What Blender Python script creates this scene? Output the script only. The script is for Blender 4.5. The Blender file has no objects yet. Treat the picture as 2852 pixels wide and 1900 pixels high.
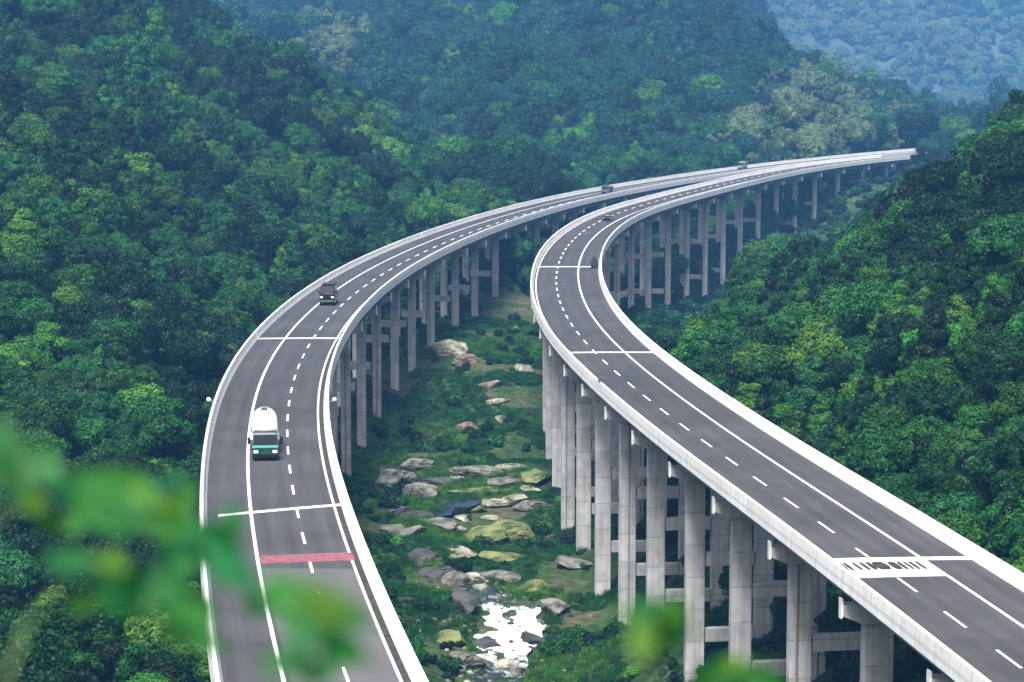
import bpy, bmesh, math, random
import numpy as np
from mathutils import Vector, Matrix, noise as mnoise

random.seed(7); rng = np.random.default_rng(11)
scene = bpy.context.scene
COL = scene.collection
PI = math.pi

# ------------------------------------------------------------------ camera model (used to lay the place out in metres)
FPX, CX, CY, YH, CAMZ = 6900.0, 1426.0, 950.0, 180.0, 36.0
TH = math.atan((CY - YH) / FPX); CT, ST = math.cos(TH), math.sin(TH)

def proj(x, y, z):
    dz = z - CAMZ
    dep = y * CT - dz * ST
    return CX + FPX * x / dep, CY - FPX * (y * ST + dz * CT) / dep

def ray(px, py):
    rx, rz = (px - CX) / FPX, -(py - CY) / FPX
    return rx, CT + rz * ST, -ST + rz * CT

def on_plane(px, py, z=0.0):
    dx, dy, dz = ray(px, py); t = (z - CAMZ) / dz
    return dx * t, dy * t

# ------------------------------------------------------------------ helpers
def tag(o, label=None, cat=None, group=None, kind=None):
    if label: o['label'] = label
    if cat: o['category'] = cat
    if group: o['group'] = group
    if kind: o['kind'] = kind
    return o

def empty(name, loc=(0, 0, 0), rz=0.0, label=None, cat=None, group=None):
    o = bpy.data.objects.new(name, None); COL.objects.link(o)
    o.location = loc; o.rotation_euler = (0, 0, rz); o.empty_display_size = 0.3
    return tag(o, label, cat, group)

def mesh_np(name, verts, faces, mats=(), smooth=False, fmat=None):
    """faces: list of arrays (n,3) or (n,4)"""
    me = bpy.data.meshes.new(name)
    verts = np.asarray(verts, np.float32)
    me.vertices.add(len(verts)); me.vertices.foreach_set('co', verts.ravel())
    faces = [np.asarray(f, np.int32) for f in (faces if isinstance(faces, list) else [faces]) if len(f)]
    loops = np.concatenate([f.ravel() for f in faces])
    tot = np.concatenate([np.full(len(f), f.shape[1], np.int32) for f in faces])
    start = np.r_[0, np.cumsum(tot)[:-1]].astype(np.int32)
    me.loops.add(len(loops)); me.loops.foreach_set('vertex_index', loops)
    me.polygons.add(len(tot)); me.polygons.foreach_set('loop_start', start)
    if fmat is not None: me.polygons.foreach_set('material_index', np.asarray(fmat, np.int32))
    me.polygons.foreach_set('use_smooth', np.full(len(tot), smooth, bool))
    for m in mats: me.materials.append(m)
    me.update(calc_edges=True); me.validate()
    return me

def link(name, me, parent=None):
    o = bpy.data.objects.new(name, me); COL.objects.link(o)
    if parent is not None: o.parent = parent
    return o

class B:
    """collects shapes into one bmesh"""
    def __init__(s): s.bm = bmesh.new()
    def box(s, c, d, bev=0.0, top=None, shear=(0, 0), rz=0):
        r = bmesh.ops.create_cube(s.bm, size=1.0); vs = r['verts']
        tx, ty = top if top else (1, 1)
        for v in vs:
            k = v.co.z + 0.5
            fx, fy = 1 + (tx - 1) * k, 1 + (ty - 1) * k
            v.co = Vector((v.co.x * d[0] * fx + shear[0] * k, v.co.y * d[1] * fy + shear[1] * k, v.co.z * d[2]))
        if rz: bmesh.ops.rotate(s.bm, verts=vs, cent=(0, 0, 0), matrix=Matrix.Rotation(rz, 3, 'Z'))
        bmesh.ops.translate(s.bm, verts=vs, vec=c)
        if bev > 0:
            es = list({e for v in vs for e in v.link_edges})
            bmesh.ops.bevel(s.bm, geom=es, offset=bev, segments=2, affect='EDGES', profile=0.6)
        return s
    def cyl(s, c, r, h, axis='Z', seg=24, r2=None):
        q = bmesh.ops.create_cone(s.bm, cap_ends=True, segments=seg, radius1=r, radius2=r if r2 is None else r2, depth=h)
        m = {'Z': Matrix.Identity(3), 'X': Matrix.Rotation(PI / 2, 3, 'Y'), 'Y': Matrix.Rotation(PI / 2, 3, 'X')}[axis]
        bmesh.ops.rotate(s.bm, verts=q['verts'], cent=(0, 0, 0), matrix=m)
        bmesh.ops.translate(s.bm, verts=q['verts'], vec=c)
        return s
    def tube(s, pts, r, seg=8):
        pts = [Vector(p) for p in pts]; rings = []
        rr = r if isinstance(r, (list, tuple)) else [r] * len(pts)
        for i, p in enumerate(pts):
            t = (pts[min(i + 1, len(pts) - 1)] - pts[max(i - 1, 0)]).normalized()
            a = t.orthogonal().normalized(); b = t.cross(a)
            rings.append([s.bm.verts.new(p + (a * math.cos(2 * PI * k / seg) + b * math.sin(2 * PI * k / seg)) * rr[i]) for k in range(seg)])
        for i in range(len(rings) - 1):
            for k in range(seg):
                s.bm.faces.new((rings[i][k], rings[i][(k + 1) % seg], rings[i + 1][(k + 1) % seg], rings[i + 1][k]))
        s.bm.faces.new(rings[0][::-1]); s.bm.faces.new(rings[-1])
        return s
    def poly(s, pts):
        s.bm.faces.new([s.bm.verts.new(p) for p in pts]); return s
    def build(s, name, mat, parent=None, smooth=False, loc=None):
        bmesh.ops.recalc_face_normals(s.bm, faces=s.bm.faces)
        me = bpy.data.meshes.new(name); s.bm.to_mesh(me); s.bm.free()
        me.materials.append(mat)
        if smooth: me.polygons.foreach_set('use_smooth', [True] * len(me.polygons))
        o = link(name, me, parent)
        if loc is not None: o.location = loc
        return o

# ------------------------------------------------------------------ materials
def mat(name, col, rough=0.6, spec=0.4, metal=0.0, var=0.0, vscale=1.0, bump=0.0, bscale=8.0, detail=6, col2=None, coat=0.0):
    m = bpy.data.materials.new(name); m.use_nodes = True
    nt = m.node_tree; p = nt.nodes['Principled BSDF']
    p.inputs['Base Color'].default_value = (*col, 1)
    p.inputs['Roughness'].default_value = rough; p.inputs['Specular IOR Level'].default_value = spec
    p.inputs['Metallic'].default_value = metal; p.inputs['Coat Weight'].default_value = coat
    if var or bump or col2:
        g = nt.nodes.new('ShaderNodeNewGeometry')
        n = nt.nodes.new('ShaderNodeTexNoise'); n.inputs['Scale'].default_value = vscale; n.inputs['Detail'].default_value = detail
        nt.links.new(g.outputs['Position'], n.inputs['Vector'])
        if var or col2:
            r = nt.nodes.new('ShaderNodeValToRGB')
            a = col; b = col2 if col2 else tuple(c * (1 - var) for c in col)
            r.color_ramp.elements[0].position = 0.36; r.color_ramp.elements[0].color = (*b, 1)
            r.color_ramp.elements[1].position = 0.62; r.color_ramp.elements[1].color = (*a, 1)
            nt.links.new(n.outputs['Fac'], r.inputs['Fac']); nt.links.new(r.outputs['Color'], p.inputs['Base Color'])
        if bump:
            n2 = nt.nodes.new('ShaderNodeTexNoise'); n2.inputs['Scale'].default_value = bscale; n2.inputs['Detail'].default_value = 8
            nt.links.new(g.outputs['Position'], n2.inputs['Vector'])
            bp = nt.nodes.new('ShaderNodeBump'); bp.inputs['Strength'].default_value = bump; bp.inputs['Distance'].default_value = 0.1
            nt.links.new(n2.outputs['Fac'], bp.inputs['Height']); nt.links.new(bp.outputs['Normal'], p.inputs['Normal'])
    return m

def concrete(name, col, band=3.0, streak=0.35, dirt=0.35):
    """cast concrete: formwork lifts, rain streaks, blotches"""
    m = mat(name, col, 0.85, 0.2); nt = m.node_tree; p = nt.nodes['Principled BSDF']; N = nt.nodes.new; L = nt.links.new
    g = N('ShaderNodeNewGeometry')
    mp = N('ShaderNodeMapping'); mp.inputs['Scale'].default_value = (1.3, 1.3, 0.06); L(g.outputs['Position'], mp.inputs['Vector'])
    n1 = N('ShaderNodeTexNoise'); n1.inputs['Scale'].default_value = 2.2; n1.inputs['Detail'].default_value = 6; L(mp.outputs[0], n1.inputs['Vector'])
    n2 = N('ShaderNodeTexNoise'); n2.inputs['Scale'].default_value = 0.7; n2.inputs['Detail'].default_value = 7; L(g.outputs['Position'], n2.inputs['Vector'])
    sx = N('ShaderNodeSeparateXYZ'); L(g.outputs['Position'], sx.inputs[0])
    mz = N('ShaderNodeMath'); mz.operation = 'DIVIDE'; mz.inputs[1].default_value = band; L(sx.outputs['Z'], mz.inputs[0])
    fl = N('ShaderNodeMath'); fl.operation = 'FLOOR'; L(mz.outputs[0], fl.inputs[0])
    wn = N('ShaderNodeTexWhiteNoise'); wn.noise_dimensions = '4D'
    oi = N('ShaderNodeObjectInfo'); L(oi.outputs['Location'], wn.inputs['Vector'])
    ad = N('ShaderNodeMath'); ad.operation = 'ADD'; L(fl.outputs[0], ad.inputs[0]); L(oi.outputs['Random'], ad.inputs[1]); L(ad.outputs[0], wn.inputs['W'])
    fr = N('ShaderNodeMath'); fr.operation = 'FRACT'; L(mz.outputs[0], fr.inputs[0])
    ln = N('ShaderNodeMath'); ln.operation = 'LESS_THAN'; ln.inputs[1].default_value = 0.035; L(fr.outputs[0], ln.inputs[0])
    def mul(src, k, lo):      # lo + k*src
        q = N('ShaderNodeMath'); q.operation = 'MULTIPLY_ADD'; L(src, q.inputs[0]); q.inputs[1].default_value = k; q.inputs[2].default_value = lo; return q.outputs[0]
    def prod(a, b):
        q = N('ShaderNodeMath'); q.operation = 'MULTIPLY'; L(a, q.inputs[0]); L(b, q.inputs[1]); return q.outputs[0]
    f = prod(mul(n1.outputs['Fac'], streak * 2, 1 - streak), mul(n2.outputs['Fac'], dirt * 2, 1 - dirt))
    f = prod(f, mul(wn.outputs['Value'], 0.22, 0.87)); f = prod(f, mul(ln.outputs[0], -0.3, 1.0))
    mx = N('ShaderNodeMix'); mx.data_type = 'RGBA'; mx.blend_type = 'MULTIPLY'; mx.inputs['Factor'].default_value = 1
    mx.inputs['A'].default_value = (*col, 1); L(f, mx.inputs['B']); L(mx.outputs['Result'], p.inputs['Base Color'])
    return m

def leaf_mat(name, col, hue=0.02, val=0.45, trans=0.25, rough=0.5):
    m = bpy.data.materials.new(name); m.use_nodes = True; nt = m.node_tree; N = nt.nodes.new; L = nt.links.new
    p = nt.nodes['Principled BSDF']; out = nt.nodes['Material Output']
    oi = N('ShaderNodeObjectInfo'); g = N('ShaderNodeNewGeometry')
    n = N('ShaderNodeTexNoise'); n.inputs['Scale'].default_value = 0.55; n.inputs['Detail'].default_value = 3; L(g.outputs['Position'], n.inputs['Vector'])
    hs = N('ShaderNodeHueSaturation'); hs.inputs['Color'].default_value = (*col, 1)
    h = N('ShaderNodeMapRange'); h.inputs['To Min'].default_value = 0.5 - hue; h.inputs['To Max'].default_value = 0.5 + hue; L(oi.outputs['Random'], h.inputs['Value']); L(h.outputs[0], hs.inputs['Hue'])
    wn = N('ShaderNodeTexWhiteNoise'); wn.noise_dimensions = '1D'; L(oi.outputs['Random'], wn.inputs['W'])
    v1 = N('ShaderNodeMapRange'); v1.inputs['To Min'].default_value = 1 - val; v1.inputs['To Max'].default_value = 1 + val; L(wn.outputs['Value'], v1.inputs['Value'])
    v2 = N('ShaderNodeMapRange'); v2.inputs['From Min'].default_value = 0.3; v2.inputs['From Max'].default_value = 0.7
    v2.inputs['To Min'].default_value = 0.65; v2.inputs['To Max'].default_value = 1.45; L(n.outputs['Fac'], v2.inputs['Value'])
    mu = N('ShaderNodeMath'); mu.operation = 'MULTIPLY'; L(v1.outputs[0], mu.inputs[0]); L(v2.outputs[0], mu.inputs[1]); L(mu.outputs[0], hs.inputs['Value'])
    L(hs.outputs['Color'], p.inputs['Base Color']); p.inputs['Roughness'].default_value = rough; p.inputs['Specular IOR Level'].default_value = 0.15
    if trans:
        t = N('ShaderNodeBsdfTranslucent'); L(hs.outputs['Color'], t.inputs['Color'])
        mx = N('ShaderNodeMixShader'); mx.inputs[0].default_value = trans; L(p.outputs[0], mx.inputs[1]); L(t.outputs[0], mx.inputs[2]); L(mx.outputs[0], out.inputs['Surface'])
    return m

M = {}
M['parapet'] = concrete('white_parapet_paint', (0.88, 0.89, 0.88), 60, 0.26, 0.16)
M['slab'] = concrete('slab_concrete', (0.17, 0.175, 0.185), 4, 0.3, 0.3)
M['girder'] = concrete('girder_concrete', (0.26, 0.27, 0.28), 4, 0.3, 0.35)
M['pier'] = concrete('pier_concrete', (0.40, 0.41, 0.42), 3.1, 0.45, 0.45)
M['cap'] = concrete('cap_concrete', (0.40, 0.405, 0.41), 5, 0.35, 0.3)
M['capend'] = mat('cap_end_paint', (0.78, 0.79, 0.78), 0.7, 0.2, var=0.15, vscale=1.5)
M['asphalt'] = mat('asphalt', (0.051, 0.051, 0.055), 0.85, 0.25, var=0.22, vscale=0.11, bump=0.2, bscale=14, detail=9)
M['newasphalt'] = mat('pale_asphalt', (0.092, 0.092, 0.095), 0.85, 0.25, var=0.15, vscale=0.2, bump=0.2, bscale=14)
M['paint'] = mat('road_paint', (0.82, 0.82, 0.82), 0.6, 0.3, col2=(0.52, 0.52, 0.53), vscale=2.6, detail=10)
M['cream'] = mat('cream_road_paint', (0.74, 0.70, 0.60), 0.6, 0.3, var=0.12, vscale=1.2)
M['pink'] = mat('worn_red_surfacing', (0.23, 0.085, 0.105), 0.8, 0.2, var=0.35, vscale=1.4)
M['palepink'] = mat('pale_pink_surfacing', (0.50, 0.42, 0.425), 0.8, 0.2, var=0.12, vscale=0.6)
M['joint'] = mat('joint_concrete', (0.50, 0.49, 0.50), 0.8, 0.2, var=0.15, vscale=0.8)
M['gutter'] = mat('gutter_dark', (0.045, 0.043, 0.042), 0.9, 0.2, var=0.5, vscale=0.9)
M['black'] = mat('black_paint', (0.006, 0.0065, 0.009), 0.35, 0.3, coat=0.15)
M['rubber'] = mat('tyre_rubber', (0.012, 0.012, 0.013), 0.9, 0.2)
M['glass'] = mat('dark_glass', (0.01, 0.015, 0.018), 0.12, 0.35)
M['teal'] = mat('teal_paint', (0.006, 0.075, 0.065), 0.3, 0.5, coat=0.5, var=0.2, vscale=2)
M['paleteal'] = mat('pale_teal_paint', (0.12, 0.36, 0.31), 0.3, 0.5, coat=0.5)
M['tank'] = mat('tank_paint', (0.78, 0.80, 0.83), 0.35, 0.45, coat=0.3, var=0.08, vscale=0.8)
M['steel'] = mat('steel', (0.45, 0.46, 0.48), 0.35, 0.5, metal=0.8)
M['dkgrey'] = mat('dark_grey_paint', (0.06, 0.075, 0.08), 0.5, 0.4)
M['grey'] = mat('grey_tarp', (0.20, 0.22, 0.21), 0.8, 0.2, var=0.25, vscale=1.5)
M['lamp'] = mat('headlamp_lens', (0.8, 0.82, 0.85), 0.1, 0.6)
M['amber'] = mat('amber_lens', (0.7, 0.25, 0.03), 0.2, 0.5)
M['tarp'] = mat('black_tarpaulin', (0.02, 0.017, 0.022), 0.7, 0.3, bump=0.4, bscale=4)
M['bark'] = mat('bark', (0.10, 0.085, 0.065), 0.9, 0.2, var=0.4, vscale=3)
M['rock'] = mat('grey_rock', (0.16, 0.16, 0.145), 0.85, 0.2, col2=(0.028, 0.036, 0.024), vscale=0.7, bump=0.6, bscale=2.2, detail=10)
M['pale_rock'] = mat('pale_rock', (0.33, 0.32, 0.26), 0.85, 0.2, col2=(0.045, 0.06, 0.03), vscale=0.5, bump=0.6, bscale=2.2, detail=10)
M['moss_rock'] = mat('mossy_rock', (0.16, 0.18, 0.075), 0.9, 0.15, col2=(0.035, 0.06, 0.02), vscale=0.5, bump=0.6, bscale=2.0, detail=10)
M['dark_rock'] = mat('dark_rock', (0.06, 0.06, 0.062), 0.8, 0.3, col2=(0.02, 0.022, 0.022), vscale=0.7, bump=0.6, bscale=2.2)
M['pink_rock'] = mat('pinkish_rock', (0.19, 0.145, 0.125), 0.85, 0.2, col2=(0.05, 0.04, 0.03), vscale=0.9, bump=0.5, bscale=2.2)
LEAF = {
    'dark': leaf_mat('dark_foliage', (0.004, 0.023, 0.007)),
    'mid': leaf_mat('green_foliage', (0.0115, 0.070, 0.013)),
    'yellow': leaf_mat('yellow_green_foliage', (0.036, 0.118, 0.013)),
    'blue': leaf_mat('haze_blue_foliage', (0.008, 0.044, 0.026)),
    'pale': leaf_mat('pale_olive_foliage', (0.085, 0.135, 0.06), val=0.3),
}
TONES = list(LEAF)

def wear_asphalt(m):
    nt = m.node_tree; N = nt.nodes.new; L = nt.links.new; p = nt.nodes['Principled BSDF']
    src = p.inputs['Base Color'].links[0].from_socket
    a = N('ShaderNodeAttribute'); a.attribute_name = 'across'; b = N('ShaderNodeAttribute'); b.attribute_name = 'along'
    c = N('ShaderNodeCombineXYZ'); L(a.outputs['Fac'], c.inputs['X'])
    k = N('ShaderNodeMath'); k.operation = 'MULTIPLY'; k.inputs[1].default_value = 0.035; L(b.outputs['Fac'], k.inputs[0]); L(k.outputs[0], c.inputs['Y'])
    n = N('ShaderNodeTexNoise'); n.inputs['Scale'].default_value = 1.5; n.inputs['Detail'].default_value = 5; L(c.outputs[0], n.inputs['Vector'])
    # wheel tracks: two per lane
    s1 = N('ShaderNodeMath'); s1.operation = 'MULTIPLY_ADD'; s1.inputs[1].default_value = 2 * PI / 1.85; s1.inputs[2].default_value = 0.6; L(a.outputs['Fac'], s1.inputs[0])
    co = N('ShaderNodeMath'); co.operation = 'COSINE'; L(s1.outputs[0], co.inputs[0])
    w = N('ShaderNodeMath'); w.operation = 'MULTIPLY_ADD'; w.inputs[1].default_value = 0.07; w.inputs[2].default_value = 0.62; L(co.outputs[0], w.inputs[0])
    q = N('ShaderNodeMath'); q.operation = 'MULTIPLY_ADD'; q.inputs[1].default_value = 0.75; L(n.outputs['Fac'], q.inputs[0]); L(w.outputs[0], q.inputs[2])
    # bays laid at different times
    fl = N('ShaderNodeMath'); fl.operation = 'DIVIDE'; fl.inputs[1].default_value = 46; L(b.outputs['Fac'], fl.inputs[0]); f2 = N('ShaderNodeMath'); f2.operation = 'FLOOR'; L(fl.outputs[0], f2.inputs[0])
    wn = N('ShaderNodeTexWhiteNoise'); wn.noise_dimensions = '1D'; L(f2.outputs[0], wn.inputs['W'])
    h = N('ShaderNodeMath'); h.operation = 'MULTIPLY_ADD'; h.inputs[1].default_value = 0.16; h.inputs[2].default_value = 0.92; L(wn.outputs['Value'], h.inputs[0])
    g = N('ShaderNodeMath'); g.operation = 'MULTIPLY'; L(q.outputs[0], g.inputs[0]); L(h.outputs[0], g.inputs[1])
    mx = N('ShaderNodeMix'); mx.data_type = 'RGBA'; mx.blend_type = 'MULTIPLY'; mx.inputs['Factor'].default_value = 1; L(src, mx.inputs['A']); L(g.outputs[0], mx.inputs['B']); L(mx.outputs['Result'], p.inputs['Base Color'])
wear_asphalt(M['asphalt'])
def seams(m, pitch, width, dark):
    nt = m.node_tree; N = nt.nodes.new; L = nt.links.new; p = nt.nodes['Principled BSDF']; src = p.inputs['Base Color'].links[0].from_socket
    b = N('ShaderNodeAttribute'); b.attribute_name = 'along'; d = N('ShaderNodeMath'); d.operation = 'DIVIDE'; d.inputs[1].default_value = pitch; L(b.outputs['Fac'], d.inputs[0])
    f = N('ShaderNodeMath'); f.operation = 'FRACT'; L(d.outputs[0], f.inputs[0]); l = N('ShaderNodeMath'); l.operation = 'LESS_THAN'; l.inputs[1].default_value = width / pitch; L(f.outputs[0], l.inputs[0])
    q = N('ShaderNodeMath'); q.operation = 'MULTIPLY_ADD'; q.inputs[1].default_value = dark - 1; q.inputs[2].default_value = 1; L(l.outputs[0], q.inputs[0])
    fl = N('ShaderNodeMath'); fl.operation = 'FLOOR'; L(d.outputs[0], fl.inputs[0]); wn = N('ShaderNodeTexWhiteNoise'); wn.noise_dimensions = '1D'; L(fl.outputs[0], wn.inputs['W'])
    h = N('ShaderNodeMath'); h.operation = 'MULTIPLY_ADD'; h.inputs[1].default_value = 0.09; h.inputs[2].default_value = 0.92; L(wn.outputs['Value'], h.inputs[0])
    g = N('ShaderNodeMath'); g.operation = 'MULTIPLY'; L(q.outputs[0], g.inputs[0]); L(h.outputs[0], g.inputs[1])
    mx = N('ShaderNodeMix'); mx.data_type = 'RGBA'; mx.blend_type = 'MULTIPLY'; mx.inputs['Factor'].default_value = 1; L(src, mx.inputs['A']); L(g.outputs[0], mx.inputs['B']); L(mx.outputs['Result'], p.inputs['Base Color'])
seams(M['parapet'], 7.3, 0.07, 0.45)

# ------------------------------------------------------------------ deck centre lines (metres), fitted to the photograph
CL = {
 'L': [(-4.65,100),(-11.58,143.3),(-17.76,186.7),(-22.82,230),(-26.32,273.3),(-27.94,316.7),(-27.71,360),(-25.81,403.3),(-22.24,446.7),(-17.15,490),(-10.74,533.3),(-3.01,576.7),(6.01,620),(16.62,663.3),(29.1,706.7),(43.24,750),(58.58,793.3),(75.16,836.7),(93.24,880),(112.93,923.3),(134.15,966.7),(156.9,1010),(175.9,1044)],
 'R': [(37.69,100),(32.74,142.1),(27.28,184.3),(21.42,226.4),(16.2,268.6),(12.13,310.7),(9.68,352.9),(9.01,395),(9.81,437.1),(11.94,479.3),(15.53,521.4),(20.8,563.6),(28.22,605.7),(37.97,647.9),(49.1,690),(60.77,732.1),(72.95,774.3),(86.02,816.4),(100.66,858.6),(117.61,900.7),(137.19,942.9),(149.2,966)],
}
class Line:
    def __init__(s, pts):
        P = np.array(pts, float); X, Y = P[:, 0], P[:, 1]; n = len(Y); h = np.diff(Y)
        A = np.zeros((n, n)); r = np.zeros(n); A[0, 0] = A[-1, -1] = 1
        for i in range(1, n - 1):
            A[i, i-1], A[i, i], A[i, i+1] = h[i-1], 2 * (h[i-1] + h[i]), h[i]
            r[i] = 6 * ((X[i+1] - X[i]) / h[i] - (X[i] - X[i-1]) / h[i-1])
        m = np.linalg.solve(A, r)
        yy = np.arange(Y[0], Y[-1] + 0.01, 0.5); k = np.clip(np.searchsorted(Y, yy, 'right') - 1, 0, n - 2)
        t = yy - Y[k]; hk = h[k]
        xx = X[k] + t * ((X[k+1] - X[k]) / hk - hk * (2 * m[k] + m[k+1]) / 6) + t * t * m[k] / 2 + t ** 3 * (m[k+1] - m[k]) / (6 * hk)
        d0 = (xx[1] - xx[0]) / 0.5                       # run on straight under the near hillside
        ye = np.arange(62, Y[0], 0.5); xe = xx[0] + (ye - Y[0]) * d0
        s.y = np.r_[ye, yy]; s.x = np.r_[xe, xx]
        s.s = np.r_[0, np.cumsum(np.hypot(np.diff(s.x), np.diff(s.y)))]
        s.dx = np.gradient(s.x, s.y)
        s.len = s.s[-1]
    def at(s, a):
        x, y, d = np.interp(a, s.s, s.x), np.interp(a, s.s, s.y), np.interp(a, s.s, s.dx)
        L = np.sqrt(1 + d * d); return x, y, d / L, 1 / L      # position, tangent
    def s_of_y(s, y): return float(np.interp(y, s.y, s.s))
    def x_of_y(s, y): return np.interp(y, s.y, s.x)
LN = {k: Line(v) for k, v in CL.items()}

def sweep(line, profile, s0, s1, step=3.0, closed=True, z0=0.0):
    n = max(2, int(math.ceil((s1 - s0) / step)) + 1); a = np.linspace(s0, s1, n)
    x, y, tx, ty = line.at(a); P = np.array(profile, float); m = len(P)
    V = np.zeros((n, m, 3))
    V[:, :, 0] = x[:, None] + P[None, :, 0] * ty[:, None]
    V[:, :, 1] = y[:, None] - P[None, :, 0] * tx[:, None]
    V[:, :, 2] = P[None, :, 1] + z0
    idx = np.arange(n * m).reshape(n, m); k = m if closed else m - 1
    q = [np.stack([idx[:-1, j], idx[:-1, (j+1) % m], idx[1:, (j+1) % m], idx[1:, j]], 1) for j in range(k)]
    F = np.concatenate(q)
    return V.reshape(-1, 3), F, idx

def sweep_obj(name, line, profile, s0, s1, m, parent, closed=True, step=3.0):
    V, F, idx = sweep(line, profile, s0, s1, step, closed)
    me = mesh_np(name, V, [F], [m])
    at_ = me.attributes.new('along', 'FLOAT', 'POINT'); at_.data.foreach_set('value', np.repeat(np.linspace(s0, s1, idx.shape[0]), idx.shape[1]).astype(np.float32))
    if closed:
        bm = bmesh.new(); bm.from_mesh(me); bm.verts.ensure_lookup_table()
        for row in (idx[0], idx[-1]):
            try: bm.faces.new([bm.verts[int(i)] for i in row])
            except ValueError: pass
        bmesh.ops.recalc_face_normals(bm, faces=bm.faces); bm.to_mesh(me); bm.free()
    return link(name, me, parent)

# ------------------------------------------------------------------ terrain
PROF = {  # image column -> (distance, ground height) down that sight line
 -2600: [(150,6),(400,60),(700,110),(1600,170)],
 -900: [(150,-6),(250,0),(400,26),(550,48),(700,74),(900,100),(1400,130),(1700,140)],
 -400: [(150,-14),(250,-10),(330,2),(400,12),(550,32),(700,55),(900,80),(1400,110),(1700,120)],
 0:    [(150,-20),(250,-18),(330,-8),(400,2),(500,14),(600,28),(700,45),(800,62),(1000,85),(1400,110),(1700,120)],
 300:  [(150,-22),(250,-19),(330,-12),(400,-4),(500,8),(600,22),(700,38),(800,52),(1000,70),(1400,90),(1700,100)],
 600:  [(150,-24),(250,-24),(300,-22),(400,-13),(500,-2),(600,11),(700,22),(780,32),(850,36),(950,36),(1100,30),(1400,60),(1700,90)],
 800:  [(150,-24),(300,-24),(400,-18),(500,-10),(600,2),(700,14),(780,25),(850,26),(950,18),(1100,12),(1250,44),(1400,70),(1700,120)],
 957:  [(150,-23),(250,-21),(300,-24),(400,-22),(500,-14),(600,-3),(680,6),(750,13),(820,12),(950,0),(1100,22),(1300,58),(1500,95),(1700,120)],
 1140: [(150,-23),(250,-22.5),(300,-25),(400,-24),(500,-19),(600,-10),(680,-5),(720,-2),(800,-4),(900,-9),(1000,6),(1100,26),(1300,66),(1500,100),(1700,125)],
 1426: [(150,-26),(250,-26),(350,-25),(450,-22),(550,-18),(620,-12),(680,-7),(780,-6),(850,-8),(950,0),(1050,20),(1200,55),(1400,98),(1700,140)],
 1700: [(150,-27),(250,-26),(350,-25),(450,-24),(540,-25),(650,-26),(750,-20),(850,-12),(950,2),(1050,20),(1200,52),(1400,96),(1700,140)],
 2000: [(150,-24),(250,-20),(300,-11),(350,-8),(430,-10),(480,-16),(560,-27),(700,-27),(800,-20),(900,-9),(1000,5),(1200,38),(1400,70),(1700,100)],
 2200: [(150,-23),(200,-21),(250,-13),(300,-7),(400,-5),(480,-9),(560,-18),(650,-26),(780,-25),(860,-19),(950,-9),(1050,3),(1200,18),(1300,26),(1400,24),(1700,4)],
 2400: [(150,-21),(200,-17),(250,-8),(300,-1),(400,3),(480,2),(560,-6),(650,-17),(800,-20),(900,-14),(1000,-6),(1100,0),(1200,6),(1300,8),(1400,2),(1700,-18)],
 2620: [(150,-16),(200,-11),(250,-3),(300,4),(380,9),(450,8),(520,3),(600,-4),(700,-9),(800,-8),(900,-6),(1000,-4),(1100,-6),(1200,-9),(1300,-11),(1400,-15),(1700,-30)],
 2852: [(150,-12),(170,-9),(220,-1),(300,12),(360,18),(430,20),(500,18),(600,8),(750,-5),(900,-8),(1000,-4),(1100,0),(1250,-2),(1700,-20)],
 3200: [(150,-6),(170,-4),(220,6),(300,20),(400,30),(500,30),(700,14),(1000,8),(1700,-10)],
 5400: [(150,8),(400,60),(700,90),(1700,80)],
}
for k_, p_ in PROF.items():          # the mountain behind stands well back from the viaducts
    if 600 <= k_ < 5000:
        PROF[k_] = [(d, z) if d <= 960 else (960 + (d - 960) * 1.85, 36 - (36 - z) * (960 + (d - 960) * 1.85) / d) for d, z in p_]
PX = np.array(sorted(PROF), float)
def profile_z(px, d):
    zs = np.stack([np.interp(d, *np.array(PROF[int(p)], float).T) for p in PX])     # (cols, n)
    k = np.clip(np.searchsorted(PX, px, 'right') - 1, 0, len(PX) - 2)
    t = np.clip((px - PX[k]) / (PX[k+1] - PX[k]), 0, 1); t = t * t * (3 - 2 * t) * 0.5 + t * 0.5
    i = np.arange(len(px)); return zs[k, i] * (1 - t) + zs[k+1, i] * t

def vnoise(x, y, seed):
    """value noise"""
    xi, yi = np.floor(x).astype(np.int64), np.floor(y).astype(np.int64); fx, fy = x - xi, y - yi
    fx, fy = fx * fx * (3 - 2 * fx), fy * fy * (3 - 2 * fy)
    def h(a, b):
        n = (a * 374761393 + b * 668265263 + seed * 1442695041) & 0x7fffffff
        n = ((n ^ (n >> 13)) * 1274126177) & 0x7fffffff
        return ((n ^ (n >> 16)) & 0xffff) / 32768.0 - 1.0
    a, b, c, d = h(xi, yi), h(xi+1, yi), h(xi, yi+1), h(xi+1, yi+1)
    return (a * (1-fx) + b * fx) * (1-fy) + (c * (1-fx) + d * fx) * fy

STREAM = [(1290, 1625, 1.0), (1340, 1650, 2.4), (1425, 1700, 3.4), (1425, 1750, 3.6), (1400, 1810, 3.0), (1380, 1900, 2.4), (1370, 2050, 2.6), (1350, 2400, 3)]
SP = np.array([(*on_plane(a, b, -26.3), w) for a, b, w in STREAM])
_t = np.linspace(0, len(SP) - 1, 140); SPF = np.stack([np.interp(_t, np.arange(len(SP)), SP[:, i]) for i in range(3)], 1)
for _ in range(3): SPF[1:-1] = (SPF[:-2] + SPF[1:-1] * 2 + SPF[2:]) / 4
def stream_dist(x, y):
    d = np.full(x.shape, 1e9); w = np.ones(x.shape)
    for p in SPF[::2]:
        q = np.hypot(x - p[0], y - p[1]); m = q < d; d = np.where(m, q, d); w = np.where(m, p[2], w)
    return d, w

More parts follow.
